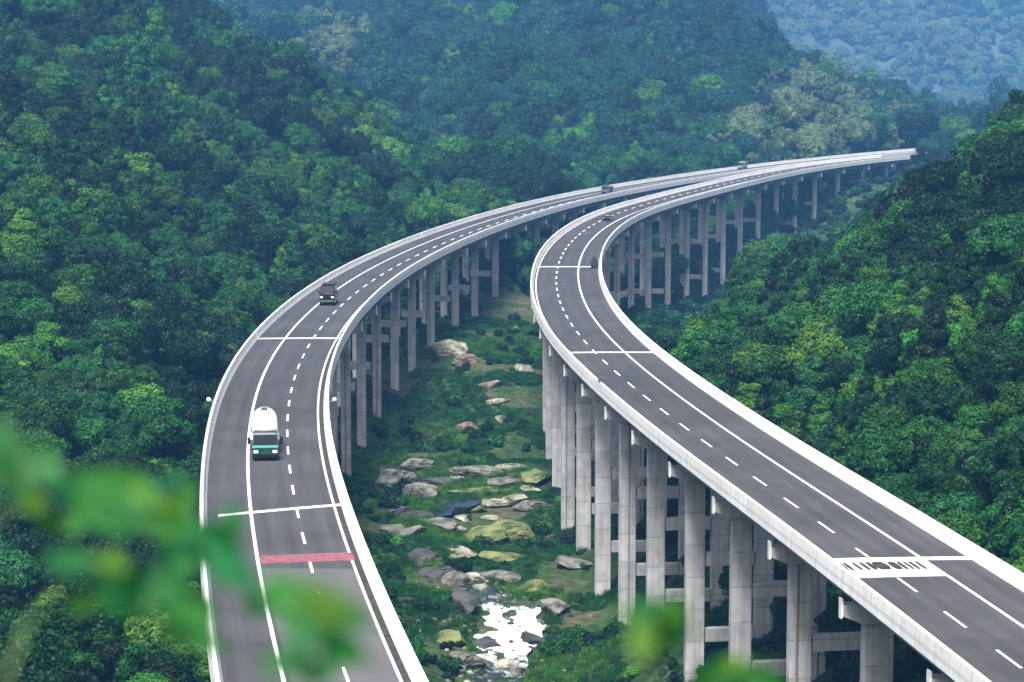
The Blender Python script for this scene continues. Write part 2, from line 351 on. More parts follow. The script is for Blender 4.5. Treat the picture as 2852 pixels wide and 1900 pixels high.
GX0, GX1, GY0, GY1, GS = -850.0, 1050.0, -160.0, 2440.0, 4.0
gx = np.arange(GX0, GX1 + 0.1, GS); gy = np.arange(GY0, GY1 + 0.1, GS)
XX, YY = np.meshgrid(gx, gy); xf, yf = XX.ravel(), YY.ravel()
zf = profile_z(CX + FPX * xf / np.maximum(yf, 130), np.maximum(yf, 150))
zf = zf + vnoise(xf / 60, yf / 60, 1) * np.clip((yf - 380) / 300, 0.15, 1) * 6.0 + vnoise(xf / 22, yf / 22, 2) * 1.3 * np.clip((yf - 200) / 300, 0.3, 1) + vnoise(xf / 9, yf / 9, 3) * 0.5 + vnoise(xf / 130, yf / 210, 4) * 12 * np.clip((yf - 980) / 350, 0, 1) + (vnoise(xf / 13, yf / 17, 6) * 2.0 + vnoise(xf / 5.5, yf / 8, 7) * 0.7) * ((yf > 200) & (yf < 520) & (xf > -30) & (xf < 22))
zv = np.interp(yf, [-200, 0, 5, 20, 45, 62, 80, 100, 140], [34.3, 34.2, 33.9, 28, 15, 7, 0, -10, -26])
zf = np.where(yf < 150, np.maximum(np.where(yf < 120, -30, zf), zv), zf)
ZZ = zf.reshape(XX.shape)
for _ in range(1):
    Z2 = ZZ.copy(); Z2[1:-1, 1:-1] = (ZZ[1:-1, 1:-1] * 4 + ZZ[:-2, 1:-1] + ZZ[2:, 1:-1] + ZZ[1:-1, :-2] + ZZ[1:-1, 2:]) / 8
    far = YY > 40; ZZ = np.where(far, Z2, ZZ)
# keep the hillside clear of both carriageways
for k, ln in LN.items():
    cxl = np.interp(YY, ln.y, ln.x); dl = np.interp(YY, ln.y, ln.dx)
    off = np.abs(XX - cxl) / np.sqrt(1 + dl * dl)
    inside = (YY > 84) & (YY < ln.y[-1])
    lim = np.where(off < 8.5, -4.2, np.where(off < 14, -4.2 + (off - 8.5) * 0.5, 1e9))
    lim = np.where(YY > ln.y[-1] - 40, np.maximum(lim, -2.6), lim)
    ZZ = np.where(inside, np.minimum(ZZ, lim), ZZ)

def gz(x, y):
    x = np.asarray(x, float); y = np.asarray(y, float)
    fx = np.clip((x - GX0) / GS, 0, len(gx) - 1.001); fy = np.clip((y - GY0) / GS, 0, len(gy) - 1.001)
    i, j = fx.astype(int), fy.astype(int); u, v = fx - i, fy - j
    return (ZZ[j, i] * (1-u) + ZZ[j, i+1] * u) * (1-v) + (ZZ[j+1, i] * (1-u) + ZZ[j+1, i+1] * u) * v

def ground_hit(px, py, d0=150, d1=1700):
    dx, dy, dz = ray(px, py); d = np.arange(d0, d1, 1.0); t = d / dy
    x, z = dx * t, CAMZ + dz * t; g = gz(x, d); k = np.argmax(z <= g)
    return float(x[k]), float(d[k]), float(g[k])

def ground_material():
    m = bpy.data.materials.new('hillside_ground'); m.use_nodes = True; nt = m.node_tree; N = nt.nodes.new; L = nt.links.new
    p = nt.nodes['Principled BSDF']; p.inputs['Roughness'].default_value = 0.95; p.inputs['Specular IOR Level'].default_value = 0.15
    g = N('ShaderNodeNewGeometry')
    n = N('ShaderNodeTexNoise'); n.inputs['Scale'].default_value = 0.09; n.inputs['Detail'].default_value = 10; n.inputs['Roughness'].default_value = 0.65; L(g.outputs['Position'], n.inputs['Vector'])
    r = N('ShaderNodeValToRGB'); e = r.color_ramp.elements
    e[0].position = 0.34; e[0].color = (0.012, 0.022, 0.010, 1); e[1].position = 0.70; e[1].color = (0.09, 0.082, 0.062, 1)
    a = e.new(0.44); a.color = (0.013, 0.036, 0.011, 1); a = e.new(0.54); a.color = (0.030, 0.058, 0.016, 1); a = e.new(0.62); a.color = (0.058, 0.058, 0.034, 1)
    L(n.outputs['Fac'], r.inputs['Fac'])
    n3 = N('ShaderNodeTexNoise'); n3.inputs['Scale'].default_value = 0.9; n3.inputs['Detail'].default_value = 8; L(g.outputs['Position'], n3.inputs['Vector'])
    mr = N('ShaderNodeMapRange'); mr.inputs['From Min'].default_value = 0.3; mr.inputs['From Max'].default_value = 0.7; mr.inputs['To Min'].default_value = 0.5; mr.inputs['To Max'].default_value = 1.5; L(n3.outputs['Fac'], mr.inputs['Value'])
    mx = N('ShaderNodeMix'); mx.data_type = 'RGBA'; mx.blend_type = 'MULTIPLY'; mx.inputs['Factor'].default_value = 1
    L(r.outputs['Color'], mx.inputs['A']); L(mr.outputs[0], mx.inputs['B']); L(mx.outputs['Result'], p.inputs['Base Color'])
    bp = N('ShaderNodeBump'); bp.inputs['Strength'].default_value = 0.8; bp.inputs['Distance'].default_value = 0.5; L(n3.outputs['Fac'], bp.inputs['Height']); L(bp.outputs['Normal'], p.inputs['Normal'])
    return m

def grid_faces(nx, ny):
    i = np.arange(nx * ny).reshape(ny, nx)
    return np.stack([i[:-1, :-1].ravel(), i[:-1, 1:].ravel(), i[1:, 1:].ravel(), i[1:, :-1].ravel()], 1)

# ground sheet: rendered at terrain resolution, with a finer patch of its own detail in the gorge
GM = ground_material()
ZS = ZZ.copy(); sd, sw = stream_dist(XX.ravel(), YY.ravel()); sd, sw = sd.reshape(XX.shape), sw.reshape(XX.shape)
ground = link('ground', mesh_np('ground', np.stack([XX.ravel(), YY.ravel(), ZS.ravel()], 1), [grid_faces(len(gx), len(gy))], [GM], smooth=True))
tag(ground, 'wooded mountain valley floor and slopes beneath both viaducts', 'terrain', kind='structure')

# far mountain, grassy and pale behind the haze
def far_mountain():
    fx = np.r_[np.arange(-2600, 200, 90.0), np.arange(200, 1500, 14.0), np.arange(1500, 5200, 90.0)]; fy = np.r_[np.arange(2300, 4400, 14.0), np.arange(4400, 7400, 80.0)]; X, Y = np.meshgrid(fx, fy)
    z = np.interp(Y, [2300, 2450, 2650, 3200, 4100, 5600, 7400], [-110, -80, -35, 70, 230, 480, 700])
    k = np.clip((Y - 2400) / 700, 0, 1); u = X * 0.8 + Y * 0.6; v = Y * 0.8 - X * 0.6      # spurs run down towards the valley at a slant
    z += k * (60 * (1 - np.abs(vnoise(u / 260, v / 900, 8)) * 2) + 24 * (1 - np.abs(vnoise(u / 90, v / 300, 9)) * 2) + 9 * vnoise(X / 45, Y / 60, 10) + 4.5 * vnoise(X / 20, Y / 26, 12))
    z = np.where(Y < 2360, -130, z)
    m = mat('distant_grass', (0.075, 0.105, 0.075), 0.95, 0.1, col2=(0.03, 0.05, 0.035), vscale=0.022, detail=15)
    [q for q in m.node_tree.nodes if q.type == 'TEX_NOISE'][0].inputs['Roughness'].default_value = 0.72
    global FARZ; FARZ = (fx, fy, z)
    o = link('far_mountain', mesh_np('far_mountain', np.stack([X.ravel(), Y.ravel(), z.ravel()], 1), [grid_faces(len(fx), len(fy))], [m], smooth=False))
    tag(o, 'pale grassy mountainside fading into blue haze in the distance', 'mountain', kind='structure')
far_mountain()

# ------------------------------------------------------------------ stream
def stream():
    n = len(SPF); tx = np.gradient(SPF[:, 0]); ty = np.gradient(SPF[:, 1]); l = np.hypot(tx, ty); tx, ty = tx / l, ty / l
    us = np.linspace(-1, 1, 13); V = []
    bx, by = SPF[:, 0], SPF[:, 1]
    base = gz(bx, by); base = np.minimum.accumulate(np.maximum(base, -27.5)); 
    for i in range(n):
        for u in us:
            w = SPF[i, 2] * (1 + 0.25 * vnoise(np.array(i / 5.0), np.array(u > 0) * 3.0, 5))
            V.append((bx[i] + ty[i] * u * w, by[i] - tx[i] * u * w, 0))
    V = np.array(V)
    zg = gz(V[:, 0], V[:, 1]); V[:, 2] = np.maximum(zg, np.repeat(base, len(us))) + 0.12 - 0.2 * np.abs(np.tile(us, n)) ** 3
    V[:, 2] += 0.30 * vnoise(V[:, 0] * 0.9, V[:, 1] * 0.5, 21) + 0.08 * vnoise(V[:, 0] * 2, V[:, 1] * 1.3, 22)
    m = bpy.data.materials.new('stream_water'); m.use_nodes = True; nt = m.node_tree; N = nt.nodes.new; L = nt.links.new
    p = nt.nodes['Principled BSDF']; g = N('ShaderNodeNewGeometry'); p.inputs['Specular IOR Level'].default_value = 0.25
    nz = N('ShaderNodeTexNoise'); nz.inputs['Scale'].default_value = 0.8; nz.inputs['Detail'].default_value = 12; nz.inputs['Roughness'].default_value = 0.62; L(g.outputs['Position'], nz.inputs['Vector'])
    sx = N('ShaderNodeSeparateXYZ'); L(g.outputs['Position'], sx.inputs[0])
    # rapids: white where the bed drops between two pools
    a = N('ShaderNodeMapRange'); a.interpolation_type = 'SMOOTHSTEP'; a.inputs['From Min'].default_value = 286; a.inputs['From Max'].default_value = 276; L(sx.outputs['Y'], a.inputs['Value'])
    b = N('ShaderNodeMapRange'); b.interpolation_type = 'SMOOTHSTEP'; b.inputs['From Min'].default_value = 247; b.inputs['From Max'].default_value = 266; L(sx.outputs['Y'], b.inputs['Value'])
    c = N('ShaderNodeMath'); c.operation = 'MULTIPLY'; L(a.outputs[0], c.inputs[0]); L(b.outputs[0], c.inputs[1])
    d = N('ShaderNodeMath'); d.operation = 'MULTIPLY_ADD'; d.inputs[1].default_value = 0.36; L(c.outputs[0], d.inputs[0]); L(nz.outputs['Fac'], d.inputs[2])
    r = N('ShaderNodeValToRGB'); r.color_ramp.elements[0].position = 0.58; r.color_ramp.elements[0].color = (0.014, 0.022, 0.018, 1); r.color_ramp.elements[1].position = 0.92; r.color_ramp.elements[1].color = (0.74, 0.77, 0.78, 1)
    q_ = r.color_ramp.elements.new(0.70); q_.color = (0.16, 0.20, 0.19, 1); q_ = r.color_ramp.elements.new(0.76); q_.color = (0.58, 0.62, 0.63, 1)
    L(d.outputs[0], r.inputs['Fac']); L(r.outputs['Color'], p.inputs['Base Color'])
    rr = N('ShaderNodeMapRange'); rr.inputs['From Min'].default_value = 0.62; rr.inputs['From Max'].default_value = 0.7; rr.inputs['To Min'].default_value = 0.12; rr.inputs['To Max'].default_value = 0.8; L(d.outputs[0], rr.inputs['Value']); L(rr.outputs[0], p.inputs['Roughness'])
    bp = N('ShaderNodeBump'); bp.inputs['Strength'].default_value = 0.6; bp.inputs['Distance'].default_value = 0.2; L(nz.outputs['Fac'], bp.inputs['Height']); L(bp.outputs['Normal'], p.inputs['Normal'])
    o = link('stream', mesh_np('stream', V, [grid_faces(len(us), n)], [m], smooth=True))
    tag(o, 'dark mountain stream breaking into white rapids below the viaducts', 'stream', kind='structure')
stream()

# ------------------------------------------------------------------ viaducts
PIER_D = {
 'L': [96,118,140,162,184,206,228,250,272,292,314,337,360,384,406,430,452,476,506,530,555,580,605,627,650,674,698,722,746,770,796,822,850,878,908,938,968,998,1026],
 'R': [88,110,130,151,172,193,213,232,252,270,289,308,329,350,372,394,416,440,464,488,512,536,562,590,618,646,672,698,724,750,778,806,834,862,892,922,948],
}
HW = 5.95
def viaduct(key, label):
    ln = LN[key]; s0, s1 = 0.0, ln.len
    root = empty('viaduct', (0, 0, 0), 0, label, 'bridge', 'twin viaducts crossing the valley')
    sg = 1 if key == 'L' else -1                       # the hard shoulder is on the outer side of each deck
    o = sweep_obj('deck_slab', ln, [(-5.7,-0.03),(5.7,-0.03),(5.7,-0.35),(4.4,-0.6),(-4.4,-0.6),(-5.7,-0.35)], s0, s1, M['slab'], root)
    sweep_obj('road_surface', ln, [(-5.45,0.004),(-2,0.03),(2,0.03),(5.45,0.004)], s0, s1, M['asphalt'], root, closed=False)
    rs = root.children[-1] if root.children and root.children[-1].name.startswith('road_surface') else [c for c in root.children if c.name.startswith('road_surface')][0]
    n_ = len(rs.data.vertices) // 4
    for nm, val in (('across', np.tile([-5.45, -2, 2, 5.45], n_)),):
        at_ = rs.data.attributes.new(nm, 'FLOAT', 'POINT'); at_.data.foreach_set('value', val.astype(np.float32))
    for u in (-4.35, -1.45, 1.45, 4.35):
        sweep_obj('girder', ln, [(u-0.22,-0.602),(u+0.22,-0.602),(u+0.22,-1.45),(u+0.34,-1.75),(u-0.34,-1.75),(u-0.22,-1.45)], s0, s1, M['girder'], root)
    for sd_ in (-1, 1):
        pr = [(5.45,-0.02),(5.46,0.06),(5.60,0.40),(5.74,0.96),(5.78,1.0),(5.98,1.0),(6.02,0.96),(6.10,0.3),(6.12,-0.42),(5.702,-0.42),(5.702,-0.031),(5.45,-0.031)]
        pr = [(sd_ * a, b) for a, b in pr]
        if sd_ < 0: pr = pr[::-1]
        sweep_obj('parapet', ln, pr, s0, s1, M['parapet'], root)
        # coping groove: a thin drip ledge along the outer foot
        sweep_obj('edge_drip', ln, [(sd_*5.703,-0.425),(sd_*5.95,-0.425),(sd_*5.9,-0.56),(sd_*5.703,-0.56)], s0, s1, M['slab'], root)
    def zc(u): return 0.012 + 0.03 * (1 - min(1.0, max(0.0, (abs(u) - 2) / 3.45)))
    def strip(name, u0, u1, a, b, m, dz=0.0, parent=root):
        return sweep_obj(name, ln, [(u0, zc(u0) + dz), (u1, zc(u1) + dz)], a, b, m, parent, closed=False, step=2.0)
    # solid lines
    strip('edge_line', -sg*1.95-0.13, -sg*1.95+0.13, s0, s1, M['paint'])
    eu = sg * (4.88 if key == 'L' else 5.16)
    strip('edge_line', eu-0.10, eu+0.10, s0, s1, M['cream'])
    lo, hi = sorted((sg*(5.02 if key == 'L' else 5.3), sg*5.44)); strip('gutter', lo, hi, s0, s1, M['gutter'])
    # dashes: one mesh of paint
    sref = ln.s_of_y(175.5 if key == 'L' else 169.6); per = 10.9; Vs, Fs, off = [], [], 0
    k = -12
    while True:
        c = sref + k * per; k += 1
        if c > s1 - 6: break
        if c < 4: continue
        w = 0.10 + 0.10 * min(1, max(0, (c - 300) / 400)); ln_ = 2.35
        u = sg * 1.78
        V, F, _ = sweep(ln, [(u - w, zc(u)), (u + w, zc(u))], c - ln_, c + ln_, 1.5, False)
        link('lane_dash', mesh_np('lane_dash', V, [F], [M['paint']]), root)
    # cross joints: straight bands across the picture plane (the joints are skewed to the road)
    def band(name, ya, yb, th, m, u0, u1, dz=0.012, z_ends=None):
        """a band across the deck from u0 to u1, its ends at distances ya and yb, TH metres deep along y"""
        rows = []
        for t in np.linspace(0, 1, 12):
            u = u0 + (u1 - u0) * t; yy = ya + (yb - ya) * t
            for q in (0, th):
                s = ln.s_of_y(yy + q)
                for _ in range(6):
                    x, y, tx, ty = ln.at(s); s += (yy + q - (y - u * tx))
                x, y, tx, ty = ln.at(s); rows.append((x + u * ty, y - u * tx, zc(u) + dz))
        return link(name, mesh_np(name, rows, [grid_faces(2, 12)], [m]), root)
    if key == 'L':
        band('expansion_joint', 195.5, 200.5, 1.0, M['paint'], -4.6, 5.44)
        band('expansion_joint', 324.5, 325.0, 1.5, M['joint'], -5.44, 5.44)
        band('red_surface_band', 176.6, 178.0, 3.0, M['pink'], -1.75, 5.1, 0.006)
        band('resurfaced_patch', 96, 96, 79, M['newasphalt'], -1.8, 5.1, -0.009)
    else:
        band('expansion_joint', 441, 441, 2.0, M['joint'], -5.44, 5.44)
        band('expansion_joint', 308.5, 308.8, 1.5, M['joint'], -5.44, 5.44)
        band('expansion_joint', 177.4, 178.2, 1.2, M['paint'], -5.44, 5.44)
        bnd = band('pale_strip', 171.6, 172.3, 5.8, M['palepink'], -5.44, 1.8, 0.006)
        band('white_strip', 174.0, 174.6, 3.4, M['joint'], -5.44, 1.8, 0.010)
        # dark slits let into the strip, of uneven widths
        rows, Fq = [], []
        for (u, w) in ((-5.0,.07),(-4.55,.16),(-4.15,.12),(-3.5,.11),(-2.95,.13),(-2.45,.16),(-1.75,.42),(-0.75,.26),(-0.2,.13),(0.25,.10),(0.65,.12),(1.15,.11)):
            i = len(rows); yy = 174.5 + (u + 5.4) * 0.07
            for q in np.linspace(0, 1, 4):
                yq = yy - 0.2 + 2.7 * q; s = ln.s_of_y(yq)
                for _ in range(6):
                    x, y, tx, ty = ln.at(s); s += (yq - (y - u * tx))
                x, y, tx, ty = ln.at(s); ww = 1.25 * w * (0.65 if q in (0, 1) else 1)
                rows += [(x + (u - ww) * ty, y - (u - ww) * tx, zc(u) + 0.018), (x + (u + ww) * ty, y - (u + ww) * tx, zc(u) + 0.018)]
            Fq.append(grid_faces(2, 4) + i)
        link('dark_slits', mesh_np('dark_slits', rows, [np.concatenate(Fq)], [M['gutter']]), root)
    # piers
    for d in PIER_D[key]:
        s = ln.s_of_y(d); x, y, tx, ty = [float(v) for v in ln.at(s)]
        X = Vector((ty, -tx, 0)); Y = Vector((tx, ty, 0)); O = Vector((x, y, 0))
        W = lambda u, v, z: O + X * u + Y * v + Vector((0, 0, z))
        def prism(b, prof, v0, v1):
            a = [b.bm.verts.new(W(u, v0, z)) for u, z in prof]; c = [b.bm.verts.new(W(u, v1, z)) for u, z in prof]; n = len(prof)
            b.bm.faces.new(a); b.bm.faces.new(c[::-1])
            for i in range(n): b.bm.faces.new((a[i], a[(i+1) % n], c[(i+1) % n], c[i]))
        b = B(); prism(b, [(-5.75,-1.755),(5.75,-1.755),(5.75,-2.5),(4.5,-3.05),(-4.5,-3.05),(-5.75,-2.5)], -0.85, 0.85)
        pier = b.build('pier', M['cap'], root)
        for sg_ in (-1, 1):
            b = B(); prism(b, [(sg_*5.755,-1.3),(sg_*5.9,-1.3),(sg_*5.9,-2.75),(sg_*5.755,-2.6)], -0.36, 0.36); b.build('cap_end_block', M['capend'], pier)
        zmin = 0
        for u in (-3.35, 3.35):
            g = float(gz(*(W(u, 0, 0)[:2]))) - 1.0
            zmin = min(zmin, g)
            if g > -4.2: continue
            cb = B(); wu, wv, ch = (0.9, 0.5, 0.04) if key == 'R' and d < 330 else (0.70, 0.45, 0.05)
            prof = [(-wu+ch,-wv),(wu-ch,-wv),(wu,-wv+ch),(wu,wv-ch),(wu-ch,wv),(-wu+ch,wv),(-wu,wv-ch),(-wu,-wv+ch)]
            lo_ = [cb.bm.verts.new(W(u + a, c, g)) for a, c in prof]; hi_ = [cb.bm.verts.new(W(u + a, c, -3.04)) for a, c in prof]
            for i in range(8): cb.bm.faces.new((lo_[i], lo_[(i+1) % 8], hi_[(i+1) % 8], hi_[i]))
            cb.bm.faces.new(lo_[::-1]); cb.bm.faces.new(hi_)
            cb.build('column', M['pier'], pier)
        hgt = -3.05 - zmin
        if random.random() < 0.55 and hgt > 8:
            u_ = random.choice([-3.35, 3.35]); q_ = W(u_ + random.uniform(-.4, .4), -0.58, 0)
            B().tube([q_ + Vector((0, 0, -2.2)), q_ + Vector((0, 0, zmin + 1.0))], 0.085, 8).build('drain_pipe', M['girder'], pier)
        j_ = random.uniform(-0.05, 0.05)
        for fr in ([0.5 + j_] if 9 < hgt < 17 else ([0.45 + j_] if key == 'L' else [0.34 + j_, 0.70 + j_]) if hgt >= 17 else []):
            zz = -3.05 - hgt * fr; tb = B(); prism(tb, [(-2.345, zz), (2.345, zz), (2.345, zz - 1.25), (-2.345, zz - 1.25)], -0.5, 0.5)
            tb.build('tie_beam', M['pier'], pier)
    return root
VL = viaduct('L', 'white-edged concrete viaduct carrying the teal tanker truck and black van')
VR = viaduct('R', 'white-edged concrete viaduct with the striped pale strip painted across its lanes')

def deck_pt(key, y, u, z=0.03):
    ln = LN[key]; s = ln.s_of_y(y)
    for _ in range(6):
        x, yy, tx, ty = ln.at(s); s += (y - (yy - u * tx))
    x, yy, tx, ty = [float(v) for v in ln.at(s)]
    return Vector((x + u * ty, yy - u * tx, z)), -math.atan2(tx, ty)

# small fittings on the parapets
def fitting(px, py, key, u, m, label, name, kind):
    d = on_plane(px, py, 0.9)[1]; p, rz = deck_pt(key, d, u, 0.0)
    e = empty(name, (p.x, p.y, 0.98 if kind == 'box' else 0.55), rz, label, 'box' if kind == 'box' else 'lamp')
    if kind == 'box':
        B().box((0, 0, 0.22), (0.5, 0.7, 0.4), 0.05).build('housing', m, e); B().box((0, 0, 0.45), (0.56, 0.8, 0.06), 0.02).build('lid', M['dkgrey'], e)
    else:
        s = 1 if u > 0 else -1
        B().tube([(0, 0, 0), (s * 0.3, 0, 0.15), (s * 0.5, 0, 0.28)], 0.06).build('bracket', M['steel'], e)
        B().cyl((s * 0.58, 0, 0.30), 0.24, 0.6, 'Y', 16, 0.2).build('lamp_head', M['capend'], e, True)
fitting(587, 1112, 'L', -6.05, None, 'small white lamp on the outer parapet behind the tanker truck', 'parapet_lamp', 'lamp')
fitting(930, 1112, 'L', 6.05, None, 'small white lamp on the gorge-side parapet across from the tanker truck', 'parapet_lamp', 'lamp')
fitting(1668, 1066, 'R', -5.86, M['dkgrey'], 'small dark grey box standing on the white parapet top', 'control_box', 'box')

# ------------------------------------------------------------------ vehicles  (local: front towards -Y, wheels at z = 0)
def wheel(root, x, y, r=0.5, w=0.3):
    t = B().cyl((0, 0, 0), r, w, 'X', 24); o = t.build('wheel', M['rubber'], root, loc=(x, y, r))
    B().cyl((0, 0, 0), r * 0.55, w + 0.04, 'X', 18).build('rim', M['steel'], o)

def tanker():
    p, rz = deck_pt('L', 223.5, -0.35)
    t = empty('tanker_truck', p, rz, 'teal-cab tanker truck with a white cylindrical tank', 'tanker truck')
    B().box((0, 5.4, 0.85), (1.0, 10.4, 0.25), 0.03).build('chassis', M['dkgrey'], t)
    for x in (-0.95, 0.95): wheel(t, x, 1.2)
    for y in (6.6, 7.9, 9.4):
        for x in (-0.95, 0.95): wheel(t, x, y, 0.5, 0.55)
    cab = B().box((0, 1.15, 1.12), (2.4, 2.1, 1.15), 0.10).build('cab', M['teal'], t)
    B().box((0, 1.30, 2.28), (2.34, 1.8, 1.16), 0.10, top=(0.93, 0.82), shear=(0, 0.14)).build('cab_upper', M['teal'], cab)
    B().box((0, 0.09, 1.52), (2.36, 0.08, 0.24), 0.02).build('cowl_band', M['paleteal'], cab)
    cab.scale.z = 0.86
    # windscreen leans back
    b = B(); b.poly([(-1.06, 0.375, 1.78), (1.06, 0.375, 1.78), (1.0, 0.575, 2.68), (-1.0, 0.575, 2.68)]); b.build('windscreen', M['glass'], cab)
    for s in (-1, 1):
        b = B(); b.poly([(s * 1.185, 0.55, 1.8), (s * 1.185, 1.75, 1.8), (s * 1.13, 1.75, 2.6), (s * 1.14, 0.75, 2.6)]); b.build('side_window', M['glass'], cab)
        B().box((s * 0.86, 0.02, 0.86), (0.42, 0.10, 0.26), 0.04).build('headlight', M['lamp'], t)
        m = B().tube([(s * 1.18, 0.5, 2.2), (s * 1.45, 0.35, 2.15), (s * 1.47, 0.33, 1.75)], 0.025).build('mirror_arm', M['black'], t)
        B().box((s * 1.47, 0.30, 1.85), (0.26, 0.12, 0.62), 0.05).build('mirror', M['black'], m)
        B().box((s * 0.52, 0.03, 1.22), (0.7, 0.06, 0.05), 0.01).build('grille_bar', M['black'], cab)
    B().box((0, 0.10, 0.48), (2.44, 0.34, 0.42), 0.07).build('bumper', M['black'], t)
    B().box((0, 1.55, 2.52), (2.05, 1.2, 0.16), 0.08, top=(0.9, 0.75)).build('roof_deflector', M['black'], t)
    # tank: horizontal cylinder with dished ends
    bm = B(); n = 32; prof = [(0.05, 0.0), (0.12, 0.45), (0.3, 0.85), (0.55, 1.08), (0.85, 1.17), (7.75, 1.17), (8.05, 1.08), (8.3, 0.85), (8.48, 0.45), (8.55, 0.0)]
    rings = [[bm.bm.verts.new((max(r, .01) * math.cos(2*PI*k/n), 2.55 + a, 2.42 + max(r, .01) * math.sin(2*PI*k/n))) for k in range(n)] for a, r in prof]
    for i in range(len(rings) - 1):
        for k in range(n): bm.bm.faces.new((rings[i][k], rings[i][(k+1) % n], rings[i+1][(k+1) % n], rings[i+1][k]))
    tank = bm.build('tank', M['tank'], t, True)
    for y in (3.6, 6.4, 9.4):
        b = B(); r0 = []
        for k in range(n):
            c, s = math.cos(2*PI*k/n), math.sin(2*PI*k/n); r0.append((c, s))
        R = [[b.bm.verts.new((q * c, y + o_, 2.42 + q * s)) for c, s in r0] for q, o_ in ((1.168, -0.09), (1.21, -0.05), (1.21, 0.05), (1.168, 0.09))]
        for i in range(3):
            for k in range(n): b.bm.faces.new((R[i][k], R[i][(k+1) % n], R[i+1][(k+1) % n], R[i+1][k]))
        b.build('tank_hoop', M['tank'], tank, True)
    for s in (-0.34, 0.34): B().tube([(s, 3.7, 3.66), (s, 10.0, 3.66)], 0.03).build('catwalk_rail', M['steel'], tank)
    for y in (8.0, 8.9): B().cyl((0, y, 3.62), 0.27, 0.16, 'Z', 20).build('manhole', M['dkgrey'], tank)
    B().box((0, 6.6, 1.2), (1.5, 7.4, 0.5), 0.05).build('saddle', M['dkgrey'], t)
    for s in (-1, 1): B().box((s * 1.1, 8.0, 1.12), (0.5, 4.2, 0.08), 0.03).build('mudguard', M['tank'], t)
tanker()

def van():
    p, rz = deck_pt('L', 370, -0.35)
    t = empty('van', p, rz, 'black high-roofed van seen from the front with roof rack', 'van')
    t.scale = (1.12, 1.1, 1.22)
    body = B().box((0, 2.5, 0.92), (2.1, 5.0, 1.15), 0.18).build('body', M['black'], t)
    B().box((0, 2.95, 1.98), (2.0, 3.9, 1.1), 0.16, top=(0.84, 0.86), shear=(0, 0.12)).build('roof', M['black'], t)
    b = B(); b.poly([(-0.86, 0.955, 1.52), (0.86, 0.955, 1.52), (0.74, 1.33, 2.36), (-0.74, 1.33, 2.36)]); b.build('windscreen', M['glass'], t)
    for s in (-1, 1):
        b = B(); b.poly([(s * 0.985, 1.6, 1.55), (s * 0.985, 4.3, 1.55), (s * 0.88, 4.1, 2.3), (s * 0.88, 1.7, 2.3)]); b.build('side_window', M['glass'], t)
        B().box((s * 0.74, 0.03, 1.05), (0.4, 0.12, 0.22), 0.05).build('headlight', M['lamp'], t)
        B().box((s * 1.12, 1.2, 1.6), (0.24, 0.16, 0.26), 0.05).build('mirror', M['black'], t)
        B().tube([(s * 0.72, 1.6, 2.58), (s * 0.72, 4.6, 2.6)], 0.04).build('roof_rail', M['black'], t)
        for y in (0.95, 4.0): wheel(t, s * 0.93, y, 0.37, 0.26)
    B().box((0, 0.03, 0.55), (2.0, 0.22, 0.28), 0.07).build('bumper', M['dkgrey'], t)
    B().box((0, -0.01, 1.02), (0.9, 0.05, 0.16), 0.02).build('grille', M['black'], t)
    B().box((0, 1.35, 2.62), (1.75, 0.5, 0.10), 0.03).build('roof_spoiler', M['dkgrey'], t)
van()

def lorry(key, d, u, label, boxm, cabm, L=6.5, H=2.9, w=2.4, flip=False):
    p, rz = deck_pt(key, d, u)
    t = empty('lorry', p, rz + (PI if flip else 0), label, 'lorry')
    c = B().box((0, 0.9, 1.45), (w - 0.1, 1.7, 1.9), 0.15, top=(0.94, 0.8), shear=(0, 0.12)).build('cab', cabm, t)
    b = B(); b.poly([(-0.95, 0.02, 1.6), (0.95, 0.02, 1.6), (0.88, 0.26, 2.25), (-0.88, 0.26, 2.25)]); b.build('windscreen', M['glass'], c)
    B().box((0, 2.0 + L / 2, (H + 0.9) / 2 + 0.25), (w, L, H - 0.7), 0.12).build('cargo_box', boxm, t)
    B().box((0, 1 + L / 2, 0.75), (0.9, L + 1.6, 0.24)).build('chassis', M['dkgrey'], t)
    for y in (1.0, L - 0.4, L + 0.9):
        for x in (-0.95, 0.95): wheel(t, x, y, 0.46, 0.34)
lorry('L', 692, 1.2, 'small dark grey-green box lorry far along the viaduct', M['dkgrey'], M['dkgrey'], 3.6, 1.7, 2.3)
lorry('L', 857, -4.2, 'pale grey lorry close to the far parapet, tiny in the distance', M['grey'], M['grey'], 3.2, 2.3, 2.0)

def car(key, d, u, label, m):
    p, rz = deck_pt(key, d, u)
    t = empty('car', p, rz, label, 'car')
    body = B().box((0, 2.2, 0.66), (1.82, 4.4, 0.66), 0.16, top=(0.96, 0.98)).build('body', m, t)
    B().box((0, 2.45, 1.22), (1.66, 2.5, 0.55), 0.14, top=(0.82, 0.68)).build('roof', m, t)
    b = B(); b.poly([(-0.74, 1.2, 1.02), (0.74, 1.2, 1.02), (0.64, 1.62, 1.42), (-0.64, 1.62, 1.42)]); b.build('rear_window', M['glass'], t)
    for x in (-0.82, 0.82):
        for y in (0.8, 3.55): wheel(t, x, y, 0.33, 0.22)
        B().box((x * 0.8, 0.01, 0.78), (0.34, 0.06, 0.14), 0.03).build('tail_light', M['amber'], t)
car('R', 572, -0.2, 'low dark car in the lane where the viaduct bends away', M['black'])

